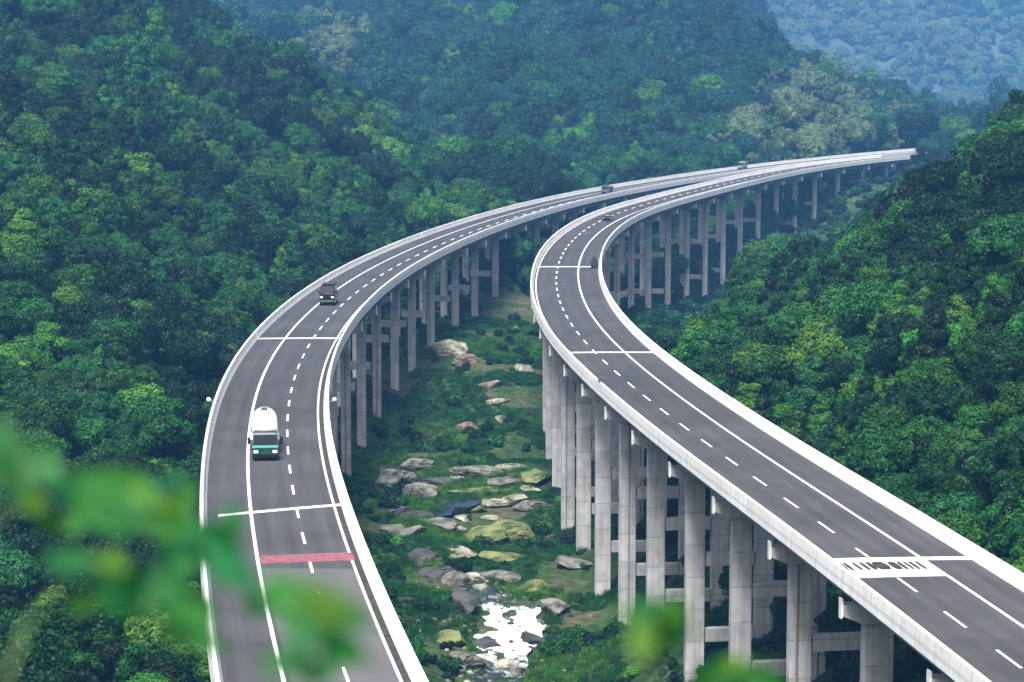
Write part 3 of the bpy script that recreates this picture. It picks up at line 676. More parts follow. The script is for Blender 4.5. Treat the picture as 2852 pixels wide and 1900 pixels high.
# tarpaulin-covered heap against the inner parapet
def heap():
    p, rz = deck_pt('R', 441, 4.75)
    bm = bmesh.new(); bmesh.ops.create_icosphere(bm, subdivisions=4, radius=1.0)
    for v in bm.verts:
        n = mnoise.noise(v.co * 2.3) * 0.16 + mnoise.noise(v.co * 6) * 0.05
        v.co *= 1 + n; v.co.x *= 0.62; v.co.y *= 2.4; v.co.z = max(v.co.z * 1.9 + 0.0, 0.0) * (1 - 0.15 * v.co.y / 2.4)
    me = bpy.data.meshes.new('covered_heap'); bm.to_mesh(me); bm.free(); me.materials.append(M['tarp'])
    me.polygons.foreach_set('use_smooth', [True] * len(me.polygons))
    o = link('covered_heap', me); o.location = p; o.rotation_euler.z = rz
    tag(o, 'black covered heap on the hard shoulder against the white parapet', 'covered heap')
heap()

# ------------------------------------------------------------------ vegetation
def ico(sub):
    bm = bmesh.new(); bmesh.ops.create_icosphere(bm, subdivisions=sub, radius=1.0)
    v = np.array([x.co[:] for x in bm.verts]); f = np.array([[q.index for q in t.verts] for t in bm.faces]); bm.free(); return v, f
ICO1 = ico(2)

def unit(v): return v / np.maximum(np.linalg.norm(v, axis=-1, keepdims=True), 1e-9)

def leaf_quads(pos, nrm, size, r):
    """one bent-looking leaf spray per point"""
    n = len(pos); a = unit(np.cross(nrm, unit(r.normal(size=(n, 3))))); b = np.cross(nrm, a)
    s = size[:, None]; el = r.uniform(1.0, 1.7, (n, 1))
    tip = nrm * s * r.uniform(-0.25, 0.25, (n, 1))
    V = np.stack([pos - a * s * 0.5 - b * s * 0.12, pos + b * s * 0.5 * 1.0 + tip * 0.4, pos + a * s * 0.5 * el + tip, pos - b * s * 0.5], 1)
    F = np.arange(n * 4).reshape(n, 4); return V.reshape(-1, 3), F

def crown_mesh(name, kind, seed, leafn=10500, leaf=0.28, jit=0.38, core=0.74):
    r = np.random.default_rng(seed); lobes = []
    if kind == 'round':           # 9 m broadleaf: lobes over a dome
        for i in range(20):
            u = unit(r.normal(size=3)); u[2] = abs(u[2]) * 1.1 - 0.35; q = r.uniform(0.55, 1.0)
            lobes.append((np.array([u[0] * 2.7 * q, u[1] * 2.7 * q, 5.6 + u[2] * 2.5 * q]), r.uniform(0.95, 1.65)))
    elif kind == 'wide':
        for i in range(22):
            an = r.uniform(0, 2 * PI); q = math.sqrt(r.uniform(0.02, 1)); lobes.append((np.array([math.cos(an) * 3.3 * q, math.sin(an) * 3.3 * q, 5.0 + 1.6 * (1 - q * q) + r.uniform(-1.1, 0.7)]), r.uniform(0.9, 1.5)))
    elif kind == 'tall':
        for i in range(22):
            h = r.uniform(0, 1); an = r.uniform(0, 2 * PI); q = (1 - h) * 1.9 + 0.35; q *= math.sqrt(r.uniform(0.3, 1))
            lobes.append((np.array([math.cos(an) * q, math.sin(an) * q, 2.8 + h * 6.0]), 0.65 + (1 - h) * 0.75 * r.uniform(0.7, 1.2)))
    elif kind == 'plume':          # bamboo-like clump of arching plumes
        for i in range(11):
            an = r.uniform(0, 2 * PI); l = r.uniform(1.5, 3.2); h = r.uniform(6.0, 9.5)
            for t in np.linspace(0.35, 1, 6): lobes.append((np.array([math.cos(an) * l * t ** 2.2, math.sin(an) * l * t ** 2.2, h * t - 1.6 * t ** 4]), 0.85 - 0.45 * t + r.uniform(-.08, .12)))
    else:                          # bush
        for i in range(9):
            an = r.uniform(0, 2 * PI); q = r.uniform(0, 1.0); lobes.append((np.array([math.cos(an) * q, math.sin(an) * q, 0.55 + r.uniform(-0.3, 0.6)]), r.uniform(0.4, 0.75)))
    if kind in ('round', 'wide', 'tall'):      # stray outer boughs break the outline
        big_ = list(lobes)
        for i in range(18):
            c, R = big_[r.integers(len(big_))]; u = unit(r.normal(size=3)); u[2] = abs(u[2]) * 0.9 - 0.1
            lobes.append((c + u * R * r.uniform(0.85, 1.35), r.uniform(0.28, 0.6)))
    tot = sum(l[1] ** 2 for l in lobes); Vs, Fq, Ft, off = [], [], [], 0
    for c, R in lobes:
        n = int(leafn * R * R / tot)
        d = unit(r.normal(size=(n, 3))); d[:, 2] = np.where(r.random(n) < 0.6, np.abs(d[:, 2]), d[:, 2])
        bump = 1 + 0.16 * np.sin(d[:, 0] * 5 + seed + R * 9) * np.cos(d[:, 1] * 6 + R * 3) + 0.1 * np.sin(d[:, 2] * 9 + R * 17)
        p = c + d * (R * bump * r.uniform(0.78, 1.10, n))[:, None]
        nr = unit(d + jit * r.normal(size=(n, 3))); nr[:, 2] = np.abs(nr[:, 2]) * 0.5 + nr[:, 2] * 0.5
        V, F = leaf_quads(p, unit(nr), leaf * r.uniform(0.6, 1.35, n), r); Vs.append(V); Fq.append(F + off); off += len(V)
        v, f = ICO1; k = 1 + 0.2 * np.sin(v[:, 0] * 4 + R * 7) * np.sin(v[:, 1] * 5 + seed)
        Vs.append(c + v * (R * core * k)[:, None]); Ft.append(f + off); off += len(v)
    return mesh_np(name, np.concatenate(Vs), [np.concatenate(Fq), np.concatenate(Ft)], [LEAF['mid']])

def trunk_mesh(name, h, r0, seed):
    rr = random.Random(seed); b = B(); x = y = 0.0; pts, rad = [], []
    for i in range(6):
        t = i / 5; pts.append((x, y, -0.8 + t * (h + 0.8))); rad.append(r0 * (1.25 - t) if i else r0 * 1.6); x += rr.uniform(-.15, .15); y += rr.uniform(-.15, .15)
    b.tube(pts, rad, 8)
    for k in range(4):
        an = k * PI / 2 + rr.uniform(-.5, .5); z = h * rr.uniform(0.5, 0.85); l = h * 0.26
        b.tube([(0, 0, z), (math.cos(an) * l * 0.5, math.sin(an) * l * 0.5, z + l * 0.45), (math.cos(an) * l, math.sin(an) * l, z + l * 0.7)], [r0 * 0.5, r0 * 0.35, r0 * 0.12], 6)
    bmesh.ops.recalc_face_normals(b.bm, faces=b.bm.faces); me = bpy.data.meshes.new(name); b.bm.to_mesh(me); b.bm.free(); me.materials.append(M['bark']); return me

PROTO = []   # (kind, crown mesh, trunk mesh, height, crown radius)
for i in range(3): PROTO.append(('round', crown_mesh('crown', 'round', 10 + i), trunk_mesh('trunk', 5.6, 0.26, i), 9.0, 3.9))
for i in range(2): PROTO.append(('wide', crown_mesh('crown', 'wide', 20 + i), trunk_mesh('trunk', 4.6, 0.26, 9 + i), 8.0, 4.4))
for i in range(2): PROTO.append(('tall', crown_mesh('crown', 'tall', 30 + i, 9000), trunk_mesh('trunk', 7.5, 0.22, 19 + i), 10.0, 2.7))
PROTO.append(('plume', crown_mesh('crown', 'plume', 50, 8000, 0.26), trunk_mesh('trunk', 5.0, 0.12, 31), 9.0, 3.4))
FARC = [crown_mesh('far_crown', p[0], 60 + i, 13000, 0.20, 0.34, 0.86) for i, p in enumerate(PROTO)]
BUSH = [crown_mesh('bush_foliage', 'bush', 40 + i, 900, 0.26) for i in range(3)]
NP = len(PROTO)

# where the far bases of the piers must stay in view: tree tops beyond this line only
BASE_X = np.array([1560,1640,1740,1830,1930,2000,2055,2090,2260,2280,2330,2380,2430,2480,2560,2620]); BASE_Y = np.array([1010,1000,940,915,860,820,795,640,640,690,680,640,575,520,440,420])
def deck_dist(x, y):
    o = np.full(np.shape(x), 1e9)
    for ln in LN.values():
        c = np.interp(y, ln.y, ln.x); d = np.interp(y, ln.y, ln.dx); q = np.abs(x - c) / np.sqrt(1 + d * d)
        o = np.where((y > 70) & (y < ln.y[-1] + 6), np.minimum(o, q), o)
    return o
def between(x, y):    # in the gorge between the two carriageways
    return (x > np.interp(y, LN['L'].y, LN['L'].x) - 4) & (x < np.interp(y, LN['R'].y, LN['R'].x) + 4) & (y < 560)
# far row of decks seen from the camera: image row of the deck underside per column, used to keep crowns from hiding the road
def road_rows():
    cols = {}
    for ln in LN.values():
        for u in (-6, 6):
            a = np.arange(20, ln.len, 1.0); x, y, tx, ty = ln.at(a); X, Y = x + u * ty, y - u * tx
            px, py = proj(X, Y, np.full(len(X), -0.6)); yield px, py, Y
RR = list(road_rows())
RPX = np.concatenate([r[0] for r in RR]); RPY = np.concatenate([r[1] for r in RR]); RD = np.concatenate([r[2] for r in RR])

cand = []
for (y0, y1, c) in ((158, 235, 4.2), (235, 340, 4.5), (340, 480, 4.9), (480, 640, 5.7), (640, 820, 6.9), (820, 1010, 8.6), (1010, 1260, 10.5), (1260, 1750, 13.0), (1750, 2330, 18.0)):
    ys = np.arange(y0, y1, c * 0.9)
    for j, yy in enumerate(ys):
        xa, xb = (-700 - CX) / FPX * yy - 10, (3500 - CX) / FPX * yy + 10
        xs = np.arange(xa, xb, c) + (j % 2) * c / 2
        cand.append(np.stack([xs + rng.uniform(-.36, .36, len(xs)) * c, yy + rng.uniform(-.36, .36, len(xs)) * c, np.full(len(xs), c)], 1))
T = np.concatenate(cand); x, y, c = T.T
z = gz(x, y); sc = c / 5.6 * np.clip(rng.normal(1.0, 0.24, len(x)), 0.55, 1.65)
kind = np.where(rng.random(len(x)) < 0.13, 2, np.where(rng.random(len(x)) < 0.35, 1, 0))
reg = vnoise(x / 45, y / 45, 31)
kind = np.where((reg > 0.15) & (rng.random(len(x)) < 0.55), 2, kind)
pid = np.where(kind == 0, rng.integers(0, 3, len(x)), np.where(kind == 1, 3 + rng.integers(0, 2, len(x)), 5 + rng.integers(0, 2, len(x))))
hh = np.array([p[3] for p in PROTO])[pid] * sc; cr = np.array([p[4] for p in PROTO])[pid] * sc
top = z + hh; dd = deck_dist(x, y); px, py = proj(x, y, top); pxb, pyb = proj(x, y, z + hh * 0.3)
keep = np.ones(len(x), bool)
keep &= ~((dd < 6.3 + cr * 0.8) & (top > -2.6)) & ~((dd < 8) & (y < 700) & (rng.random(len(x)) < 0.85)) 
bt = between(x, y); keep &= ~(bt & (y < 560)) & ~(bt & (y < 330))
sd, sw = stream_dist(x, y); keep &= sd > sw + cr * 0.6
# crowns must not cover the road or the parapets they stand in front of
rad_px = cr * FPX / y * 0.9
for i in np.nonzero(keep & (px > -300) & (px < 3200) & (y < 1000))[0]:
    m = (np.abs(RPX - px[i]) < rad_px[i]) & (RD > y[i])
    if m.any() and np.any((RPY[m] > py[i]) & (RPY[m] < pyb[i] + 60)): keep[i] = False
    if 1560 < px[i] < 2620 and RD[(np.abs(RPX - px[i]) < 30)].max(initial=0) > y[i] and y[i] > 300 and x[i] > np.interp(y[i], LN['R'].y, LN['R'].x):
        if py[i] < np.interp(px[i], BASE_X, BASE_Y): keep[i] = False
T = dict(x=x[keep], y=y[keep], z=z[keep], s=sc[keep], pid=pid[keep], px=px[keep], py=py[keep], top=top[keep], cr=cr[keep], k=kind[keep])
# dark trees crowding the far end of the viaducts
EX = []
for q in range(46):
    y_ = random.uniform(850, 1030); y_ += 25; p_ = random.uniform(2600, 2780)
    EX.append(((p_ - CX) / FPX * y_, y_, random.uniform(1.0, 1.7), random.choice([0, 1, 2, 5, 6])))
ex = np.array(EX); ez = gz(ex[:, 0], ex[:, 1]); pe = ex[:, 3].astype(int); eh = np.array([p[3] for p in PROTO])[pe] * ex[:, 2]; epx, epy = proj(ex[:, 0], ex[:, 1], ez + eh)
for q, vv in dict(x=ex[:, 0], y=ex[:, 1], z=ez, s=ex[:, 2], pid=pe, px=epx, py=epy, top=ez + eh, cr=np.array([p[4] for p in PROTO])[pe] * ex[:, 2], k=np.where(pe > 4, 2, 0)).items(): T[q] = np.concatenate([T[q], vv])
n = len(T['x'])
# foliage colours by stand, then a haze blue painted on distant trees
r1 = vnoise(T['x'] / 38, T['y'] / 38, 51) + 0.6 * vnoise(T['x'] / 13, T['y'] / 13, 52); r2 = rng.random(n)
tone = np.where(r1 < -0.35, 0, np.where(r1 > 0.55, 2, 1))
tone = np.where(r2 < 0.12, 0, np.where(r2 > 0.93, 2, tone))
tone = np.where((T['k'] == 2) & (r2 < 0.5), 0, tone)
tone = np.where((T['y'] > 860) & (r2 < 0.6), 3, tone)  # far trees turn bluer: haze worked into the leaf colour
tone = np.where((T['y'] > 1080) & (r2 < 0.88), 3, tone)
def stand(cx, cy, rx, ry, p, t, ymin=0):
    global tone
    q = ((T['px'] - cx) / rx) ** 2 + ((T['py'] - cy) / ry) ** 2
    tone = np.where((q < 1) & (rng.random(n) < p * (1.15 - q)) & (T['y'] > ymin), t, tone)
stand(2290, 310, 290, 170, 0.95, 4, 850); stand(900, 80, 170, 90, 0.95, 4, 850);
stand(900, 330, 260, 170, 0.35, 2); stand(120, 620, 200, 200, 0.45, 2); stand(640, 850, 200, 110, 0.45, 2); stand(2450, 850, 330, 330, 0.2, 2)
stand(250, 1500, 420, 420, 0.7, 0); stand(1250, 560, 200, 120, 0.35, 2); stand(2640, 480, 110, 120, 0.9, 0)
T['tone'] = tone
T['pid'] = np.where((tone == 4) & (rng.random(n) < 0.35), NP - 1, T['pid']); T['k'] = np.where(T['pid'] == NP - 1, 3, T['k'])
gap = rng.random(n) < 0.05
for q in T: T[q] = T[q][~gap]
n = len(T['x'])

# which trees the photograph shows largest: walk every sight column outwards and keep what rises above nearer ground and crowns
order = np.argsort(T['y']); sky = np.full(400, 4000.0); seen = np.zeros(n, bool)
for i in order:
    c0 = int((T['px'][i] + 400) / 10); w = max(1, int(T['cr'][i] * FPX / T['y'][i] / 10 * 0.7)); a, b = max(0, c0 - w), min(400, c0 + w + 1)
    if a >= b: continue
    vis = sky[a:b] - T['py'][i]; seen[i] = (vis > 6).sum() > 0.3 * (b - a)
    sky[a:b] = np.minimum(sky[a:b], T['py'][i] + (8 if T['y'][i] < 500 else 3))
infr = (T['px'] > -40) & (T['px'] < 2892) & (T['py'] > -30) & (T['py'] < 1960)
size = T['cr'] / T['y'] * (infr & seen)
big = np.argsort(-size)[:285]; big = big[size[big] > 0]; isbig = np.zeros(n, bool); isbig[big] = True

KNAME = {0: 'rounded', 1: 'spreading', 2: 'pointed', 3: 'plumed'}
TNAME = {'dark': 'dark green', 'mid': 'green', 'yellow': 'yellow-green', 'blue': 'bluish green', 'pale': 'pale olive'}
def zone(px, py, d, x, y):
    lx = np.interp(y, LN['L'].y, LN['L'].x); rx = np.interp(y, LN['R'].y, LN['R'].x)
    if x < lx:
        if py > 1420: return 'in the shaded gully below the red band on the tanker viaduct'
        if py > 1130: return 'on the dark slope level with the tanker truck'
        if py > 930: return 'on the slope uphill of the tanker truck' if px > 300 else 'on the slope far from the tanker viaduct, low down'
        if py > 760: return 'beside the parapet where the black van passes' if px > 500 else 'mid slope facing the black van'
        return 'upper slope behind the black van'
    if x > rx:
        if d < 200 or py > 1250: return 'beside the parapet near the striped pale strip'
        if px < 2300 and py > 900: return 'close behind the inner parapet of the striped viaduct'
        if px < 2250: return 'in front of the far pier feet'
        if py < 560: return 'on the hill shoulder past the viaduct end'
        if py > 980: return 'on the lower hillside across from the striped viaduct'
        return 'high on the hillside facing the striped viaduct'
    return 'down in the gorge between the two viaducts'
for i in big:
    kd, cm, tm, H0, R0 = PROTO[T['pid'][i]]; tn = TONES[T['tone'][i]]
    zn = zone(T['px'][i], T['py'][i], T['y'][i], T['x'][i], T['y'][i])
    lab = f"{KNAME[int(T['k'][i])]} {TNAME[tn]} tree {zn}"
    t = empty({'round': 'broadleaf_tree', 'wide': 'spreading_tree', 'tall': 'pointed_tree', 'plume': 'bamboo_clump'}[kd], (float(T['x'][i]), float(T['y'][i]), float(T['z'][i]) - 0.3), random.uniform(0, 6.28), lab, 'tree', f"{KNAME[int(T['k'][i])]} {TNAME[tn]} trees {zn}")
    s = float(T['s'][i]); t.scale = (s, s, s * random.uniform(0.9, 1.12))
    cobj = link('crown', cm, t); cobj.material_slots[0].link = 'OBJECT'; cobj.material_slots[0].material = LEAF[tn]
    link('trunk', tm, t)

# the rest of the forest: one object that scatters whole trees
def scatter(name, pts, idx, rot, scl, protos, label, cat):
    """PROTOS: list of lists of (mesh, material)"""
    coll = bpy.data.collections.new(name + '_kinds')
    for i, (me, mt) in enumerate(protos):
        o = bpy.data.objects.new(f'{name}_kind.{i:03d}', me); coll.objects.link(o)
        if mt is not None: o.material_slots[0].link = 'OBJECT'; o.material_slots[0].material = mt
    me = bpy.data.meshes.new(name); me.vertices.add(len(pts)); me.vertices.foreach_set('co', np.asarray(pts, np.float32).ravel())
    for nm, ty, val in (('pick', 'INT', idx), ('turn', 'FLOAT', rot), ('size', 'FLOAT', scl)):
        a = me.attributes.new(nm, ty, 'POINT'); a.data.foreach_set('value', np.asarray(val, np.int32 if ty == 'INT' else np.float32))
    o = link(name, me); tag(o, label, cat, kind='stuff')
    ng = bpy.data.node_groups.new(name, 'GeometryNodeTree'); ng.interface.new_socket('Geometry', in_out='INPUT', socket_type='NodeSocketGeometry'); ng.interface.new_socket('Geometry', in_out='OUTPUT', socket_type='NodeSocketGeometry')
    N = ng.nodes.new; L = ng.links.new; gi, go = N('NodeGroupInput'), N('NodeGroupOutput'); ip = N('GeometryNodeInstanceOnPoints'); ci = N('GeometryNodeCollectionInfo')
    ci.inputs['Collection'].default_value = coll; ci.inputs['Separate Children'].default_value = True; ci.inputs['Reset Children'].default_value = True
    def attr(nm, ty):
        q = N('GeometryNodeInputNamedAttribute'); q.data_type = ty; q.inputs['Name'].default_value = nm; return q.outputs['Attribute']
    L(gi.outputs[0], ip.inputs['Points']); L(ci.outputs[0], ip.inputs['Instance']); ip.inputs['Pick Instance'].default_value = True; L(attr('pick', 'INT'), ip.inputs['Instance Index'])
    cx = N('ShaderNodeCombineXYZ'); L(attr('turn', 'FLOAT'), cx.inputs['Z']); L(cx.outputs[0], ip.inputs['Rotation'])
    L(attr('size', 'FLOAT'), ip.inputs['Scale']); L(ip.outputs[0], go.inputs[0])
    md = o.modifiers.new('scatter', 'NODES'); md.node_group = ng; return o

rest = np.nonzero(~isbig)[0]
fy_ = 2400 + 2100 * rng.random(11000) ** 1.3; fx_ = rng.uniform((1850 - CX) / FPX, (3000 - CX) / FPX, 11000) * fy_
k = vnoise(fx_ / 90, fy_ / 260, 91) + rng.normal(0, 0.5, 11000) > np.interp(fy_, [2400, 2800, 4300], [-2.0, -1.0, -0.7]); fx_, fy_ = fx_[k], fy_[k]
ft_ = np.where(rng.random(len(fx_)) < np.interp(fy_, [2450, 2700, 4200], [0.1, 0.8, 0.97]), 4, np.where(rng.random(len(fx_)) < 0.4, 1, 3))  # pale tone grows with distance: haze put into the tree colours
fz_ = FARZ[2][np.clip(np.searchsorted(FARZ[1], fy_) - 1, 0, len(FARZ[1]) - 1), np.clip(np.searchsorted(FARZ[0], fx_) - 1, 0, len(FARZ[0]) - 1)]
nf_ = len(fx_)
def joined(cm, tm):
    """crown and trunk as one mesh with two materials, for the far trees"""
    bm = bmesh.new(); bm.from_mesh(cm); n0 = len(bm.faces); bm.from_mesh(tm)
    for i, f in enumerate(bm.faces): f.material_index = 0 if i < n0 else 1
    me = bpy.data.meshes.new('forest_tree'); bm.to_mesh(me); bm.free(); me.materials.append(LEAF['mid']); me.materials.append(M['bark']); return me
JM = [joined(p[1], p[2]) for p in PROTO] + [joined(c_, p[2]) for c_, p in zip(FARC, PROTO)]
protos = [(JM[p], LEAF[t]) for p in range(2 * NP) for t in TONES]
cc = lambda a, b: np.concatenate([a, b])
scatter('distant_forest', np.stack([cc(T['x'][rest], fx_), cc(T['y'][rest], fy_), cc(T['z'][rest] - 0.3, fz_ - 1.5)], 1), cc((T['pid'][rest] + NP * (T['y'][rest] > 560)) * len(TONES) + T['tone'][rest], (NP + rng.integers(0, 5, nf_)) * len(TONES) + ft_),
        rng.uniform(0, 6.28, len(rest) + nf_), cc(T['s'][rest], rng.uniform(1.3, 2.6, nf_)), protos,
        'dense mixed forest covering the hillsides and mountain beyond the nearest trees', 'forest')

# undergrowth: bushes over the slopes and the gorge
ux, uy = [], []
for (y0, y1, c) in ((150, 300, 2.6), (300, 520, 3.2), (520, 760, 4.6), (760, 1100, 6.5)):
    for j, yy in enumerate(np.arange(y0, y1, c)):
        xs = np.arange((-250 - CX) / FPX * yy, (3100 - CX) / FPX * yy, c); ux.append(xs + rng.uniform(-.5, .5, len(xs)) * c); uy.append(yy + rng.uniform(-.5, .5, len(xs)) * c)
ux, uy = np.concatenate(ux), np.concatenate(uy); uz = gz(ux, uy); bt = between(ux, uy)
d, w = stream_dist(ux, uy); cl = vnoise(ux / 9, uy / 9, 71) + 0.5 * vnoise(ux / 4, uy / 4, 72)
us = rng.uniform(0.6, 1.5, len(ux)) * np.where(bt, 0.75, 1.15) * np.where(uy > 560, 1.2, 1)
k = (d > w + 0.7) & ~(bt & (cl < 0.10)) & ~((deck_dist(ux, uy) < 8) & (uz + us * 1.9 > -2.6)) & ~(bt & (uy > 400) & (uy < 500) & (rng.random(len(ux)) < 0.6))
ux, uy, uz, us = ux[k], uy[k], uz[k], us[k]; bt = bt[k]
tn = np.where(bt, np.where(rng.random(len(ux)) < 0.15, 2, np.where(rng.random(len(ux)) < 0.45, 0, 1)), np.where(rng.random(len(ux)) < 0.5, 0, 1)); tn = np.where(rng.random(len(ux)) < 0.15, 0, tn)
scatter('undergrowth', np.stack([ux, uy, uz - 0.1], 1), rng.integers(0, 3, len(ux)) * 3 + tn, rng.uniform(0, 6.28, len(ux)), us, [(b, LEAF[t]) for b in BUSH for t in TONES[:3]],
        'leafy undergrowth and low bushes covering the banks and slopes', 'undergrowth')

# grass on the gorge floor
def tuft(seed):
    r = np.random.default_rng(seed); V, F = [], []
    for i in range(46):
        a, q = r.uniform(0, 2*PI), r.uniform(0, .5); bx, by = math.cos(a) * q, math.sin(a) * q; h = r.uniform(.18, .5); lx, ly = r.normal(0, .16, 2); w = .025; n_ = len(V)
        V += [(bx - w, by, 0), (bx + w, by, 0), (bx + lx + w * .4, by + ly, h), (bx + lx - w * .4, by + ly, h)]; F.append((n_, n_+1, n_+2, n_+3))
    return mesh_np('grass_tuft', V, [np.array(F)], [LEAF['mid']])
xs = rng.uniform(-26, 30, 30000); ys = rng.uniform(215, 520, 30000)
k = between(xs, ys); d, w = stream_dist(xs, ys); k &= (d > w + 0.3) & (vnoise(xs / 7, ys / 11, 81) > -0.25); xs, ys = xs[k], ys[k]
scatter('grass', np.stack([xs, ys, gz(xs, ys)], 1), rng.integers(0, 2, len(xs)) * 2 + (vnoise(xs / 12, ys / 16, 82) > 0.1), rng.uniform(0, 6.28, len(xs)), rng.uniform(0.7, 1.6, len(xs)), [(tuft(i), LEAF[t]) for i in (1, 2) for t in ('mid', 'yellow')],
        'rough green grass on the gorge floor beside the stream', 'grass')

# ------------------------------------------------------------------ rocks
def rock_mesh(seed, flat=1.0, sub=5, sharp=0.35):
    bm = bmesh.new(); bmesh.ops.create_icosphere(bm, subdivisions=sub, radius=1.0); o = Vector((seed * 3.1, seed * 1.7, seed * .9)); r = random.Random(seed)
    planes = [(Vector((r.gauss(0, 1), r.gauss(0, 1), r.gauss(0, 1))).normalized(), r.uniform(.42, .82)) for _ in range(17)]
    for v in bm.verts:
        p = v.co.copy()
        for nn, dd_ in planes:
            e = p.dot(nn) - dd_
            if e > 0: p -= nn * e * 0.98
        p *= 1.15 + 0.10 * mnoise.noise(v.co * 1.6 + o) + 0.06 * mnoise.noise(v.co * 5 + o) + 0.05 * abs(mnoise.noise(v.co * 9 + o)) + 0.03 * mnoise.noise(v.co * 21 + o); v.co = p
    me = bpy.data.meshes.new('boulder'); bm.to_mesh(me); bm.free(); return me
ROCKS = [rock_mesh(i) for i in range(1, 7)]
def rock(px, py, sx, sy, sz, m, label, name='boulder', cat='rock', rz=None, k=None, tilt=(0, 0), group=None, sink=0.44):
    gxp, gyp, g = ground_hit(px, py)
    me = ROCKS[random.randrange(6) if k is None else k]
    if not me.materials: me.materials.append(M['rock'])
    o = link(name, me); o.location = (gxp, gyp, g + sz * (1 - 2 * sink)); o.scale = (sx * 1.25, sy * 1.25, sz * 1.15); o.rotation_euler = (tilt[0], tilt[1], random.uniform(0, 6.28) if rz is None else rz)
    o.material_slots[0].link = 'OBJECT'; o.material_slots[0].material = M[m]
    return tag(o, label, cat, group)
def pool():
    c = ground_hit(1255, 1412); V = [(c[0], c[1], 0)]; N_ = 28
    for i in range(N_):
        a = 2 * PI * i / N_; r_ = 1 + 0.22 * math.sin(3 * a + 1) + 0.12 * math.sin(5 * a); V.append((c[0] + math.cos(a) * 3.4 * r_, c[1] + math.sin(a) * 9 * r_, 0))
    V = np.array(V); V[:, 2] = float(np.median(gz(V[:, 0], V[:, 1]))) + 0.25
    F = np.array([(0, 1 + i, 1 + (i + 1) % N_) for i in range(N_)])
    tag(link('pool', mesh_np('pool', V, [F], [mat('pool_water', (0.008, 0.012, 0.011), 0.15, 0.2, bump=0.1, bscale=2)])), 'still dark pool between the rocks under the viaducts', 'pool', kind='structure')
pool()
rock(1115, 1350, 2.6, 3.0, 1.7, 'rock', 'large folded grey rock beneath the tanker viaduct piers', rz=0.5, k=0)
rock(1178, 1385, 2.3, 2.4, 1.3, 'rock', 'grey rock with pale ridges overhanging the dark pool', rz=0.2, k=1)
rock(1090, 1430, 2.2, 2.6, 1.0, 'dark_rock', 'dark wet rock at the foot of the tanker viaduct bank', k=2)
rock(1128, 1492, 1.8, 2.2, 1.2, 'rock', 'rounded grey boulder on the bank under the tanker viaduct parapet', k=3)
rock(1085, 1480, 1.4, 2.0, 0.9, 'rock', 'smaller grey boulder tucked against the rounded bank boulder', k=4)
rock(1345, 1318, 4.0, 2.6, 0.55, 'rock', 'long flat grey ledge running across the gorge', 'rock_ledge', rz=0.12, k=1)
rock(1425, 1302, 2.3, 1.8, 0.6, 'pale_rock', 'pale slab lying on top of the long grey ledge', 'rock_slab', rz=0.15, k=2)
rock(1290, 1330, 1.9, 1.5, 0.4, 'pale_rock', 'thin pale slab at the low end of the long ledge', 'rock_slab', rz=0.2, k=3)
rock(1495, 1330, 2.6, 3.2, 0.8, 'moss_rock', 'mossy ledge end beside the striped viaduct columns', 'rock_ledge', rz=0.2, k=4)
rock(1395, 1410, 2.7, 2.2, 0.5, 'pale_rock', 'bright cream slab, longest of those above the mossy outcrop', 'rock_slab', rz=0.25, k=0)
rock(1440, 1392, 1.9, 2.0, 0.5, 'pale_rock', 'cream slab leaning on the longest bright slab', 'rock_slab', rz=0.4, k=5)
rock(1365, 1446, 1.5, 1.3, 0.45, 'pale_rock', 'short cream slab along the upper edge of the mossy outcrop', 'rock_slab', rz=0.3, k=2)
rock(1290, 1448, 1.1, 1.2, 0.5, 'pale_rock', 'small whitish rock at the tip of the mossy outcrop', 'boulder', k=1)
rock(1262, 1475, 0.9, 1.4, 0.4, 'pale_rock', 'small yellowish flat rock beside the dark pool', 'rock_slab', k=4)
rock(1478, 1368, 1.3, 1.2, 0.5, 'pale_rock', 'white forked rock in the grass above the cream slabs', 'boulder', k=3)
rock(1355, 1510, 3.6, 4.4, 1.6, 'moss_rock', 'big olive mossy outcrop in the middle of the gorge', 'rock_outcrop', rz=0.3, k=5)
rock(1440, 1500, 3.2, 3.8, 1.7, 'moss_rock', 'mossy outcrop shoulder closest to the tall columns', 'rock_outcrop', rz=-0.2, k=0)
rock(1400, 1560, 2.2, 2.4, 0.9, 'moss_rock', 'cracked mossy boulder below the olive outcrop', 'boulder', k=3)
rock(1490, 1475, 1.9, 1.2, 0.6, 'pink_rock', 'reddish brown rock wedged against a tall column', 'boulder', rz=0.5, k=2)
rock(1225, 1460, 2.2, 3.4, 0.35, 'rock', 'flat grey-green slab beside the dark pool', 'rock_slab', rz=0.2, k=1)
rock(1275, 1545, 2.6, 5.0, 0.35, 'pale_rock', 'broad pale flat slab in the stream bed', 'rock_slab', rz=0.1, k=5)
rock(1300, 1618, 1.5, 1.9, 0.8, 'pale_rock', 'white-streaked boulder at the head of the rapids', 'boulder', k=4)
rock(1262, 1628, 1.6, 2.0, 0.9, 'rock', 'grey boulder next to the white-streaked boulder', 'boulder', k=0)
rock(1335, 1640, 1.0, 1.2, 0.5, 'pale_rock', 'small white rock touching the top of the rapids', 'boulder', k=2)
rock(1292, 1695, 1.7, 2.2, 1.3, 'dark_rock', 'black square-edged boulder beside the white rapids', 'boulder', rz=0.1, k=1)
rock(1262, 1672, 1.3, 1.6, 1.0, 'dark_rock', 'dark boulder behind the black square-edged boulder', 'boulder', k=3)
rock(1355, 1800, 1.6, 1.8, 0.9, 'dark_rock', 'dark wet boulder splitting the foot of the rapids', 'boulder', k=4)
rock(1480, 1790, 1.8, 2.0, 0.9, 'dark_rock', 'dark boulder on the grassy edge of the rapids', 'boulder', k=5)
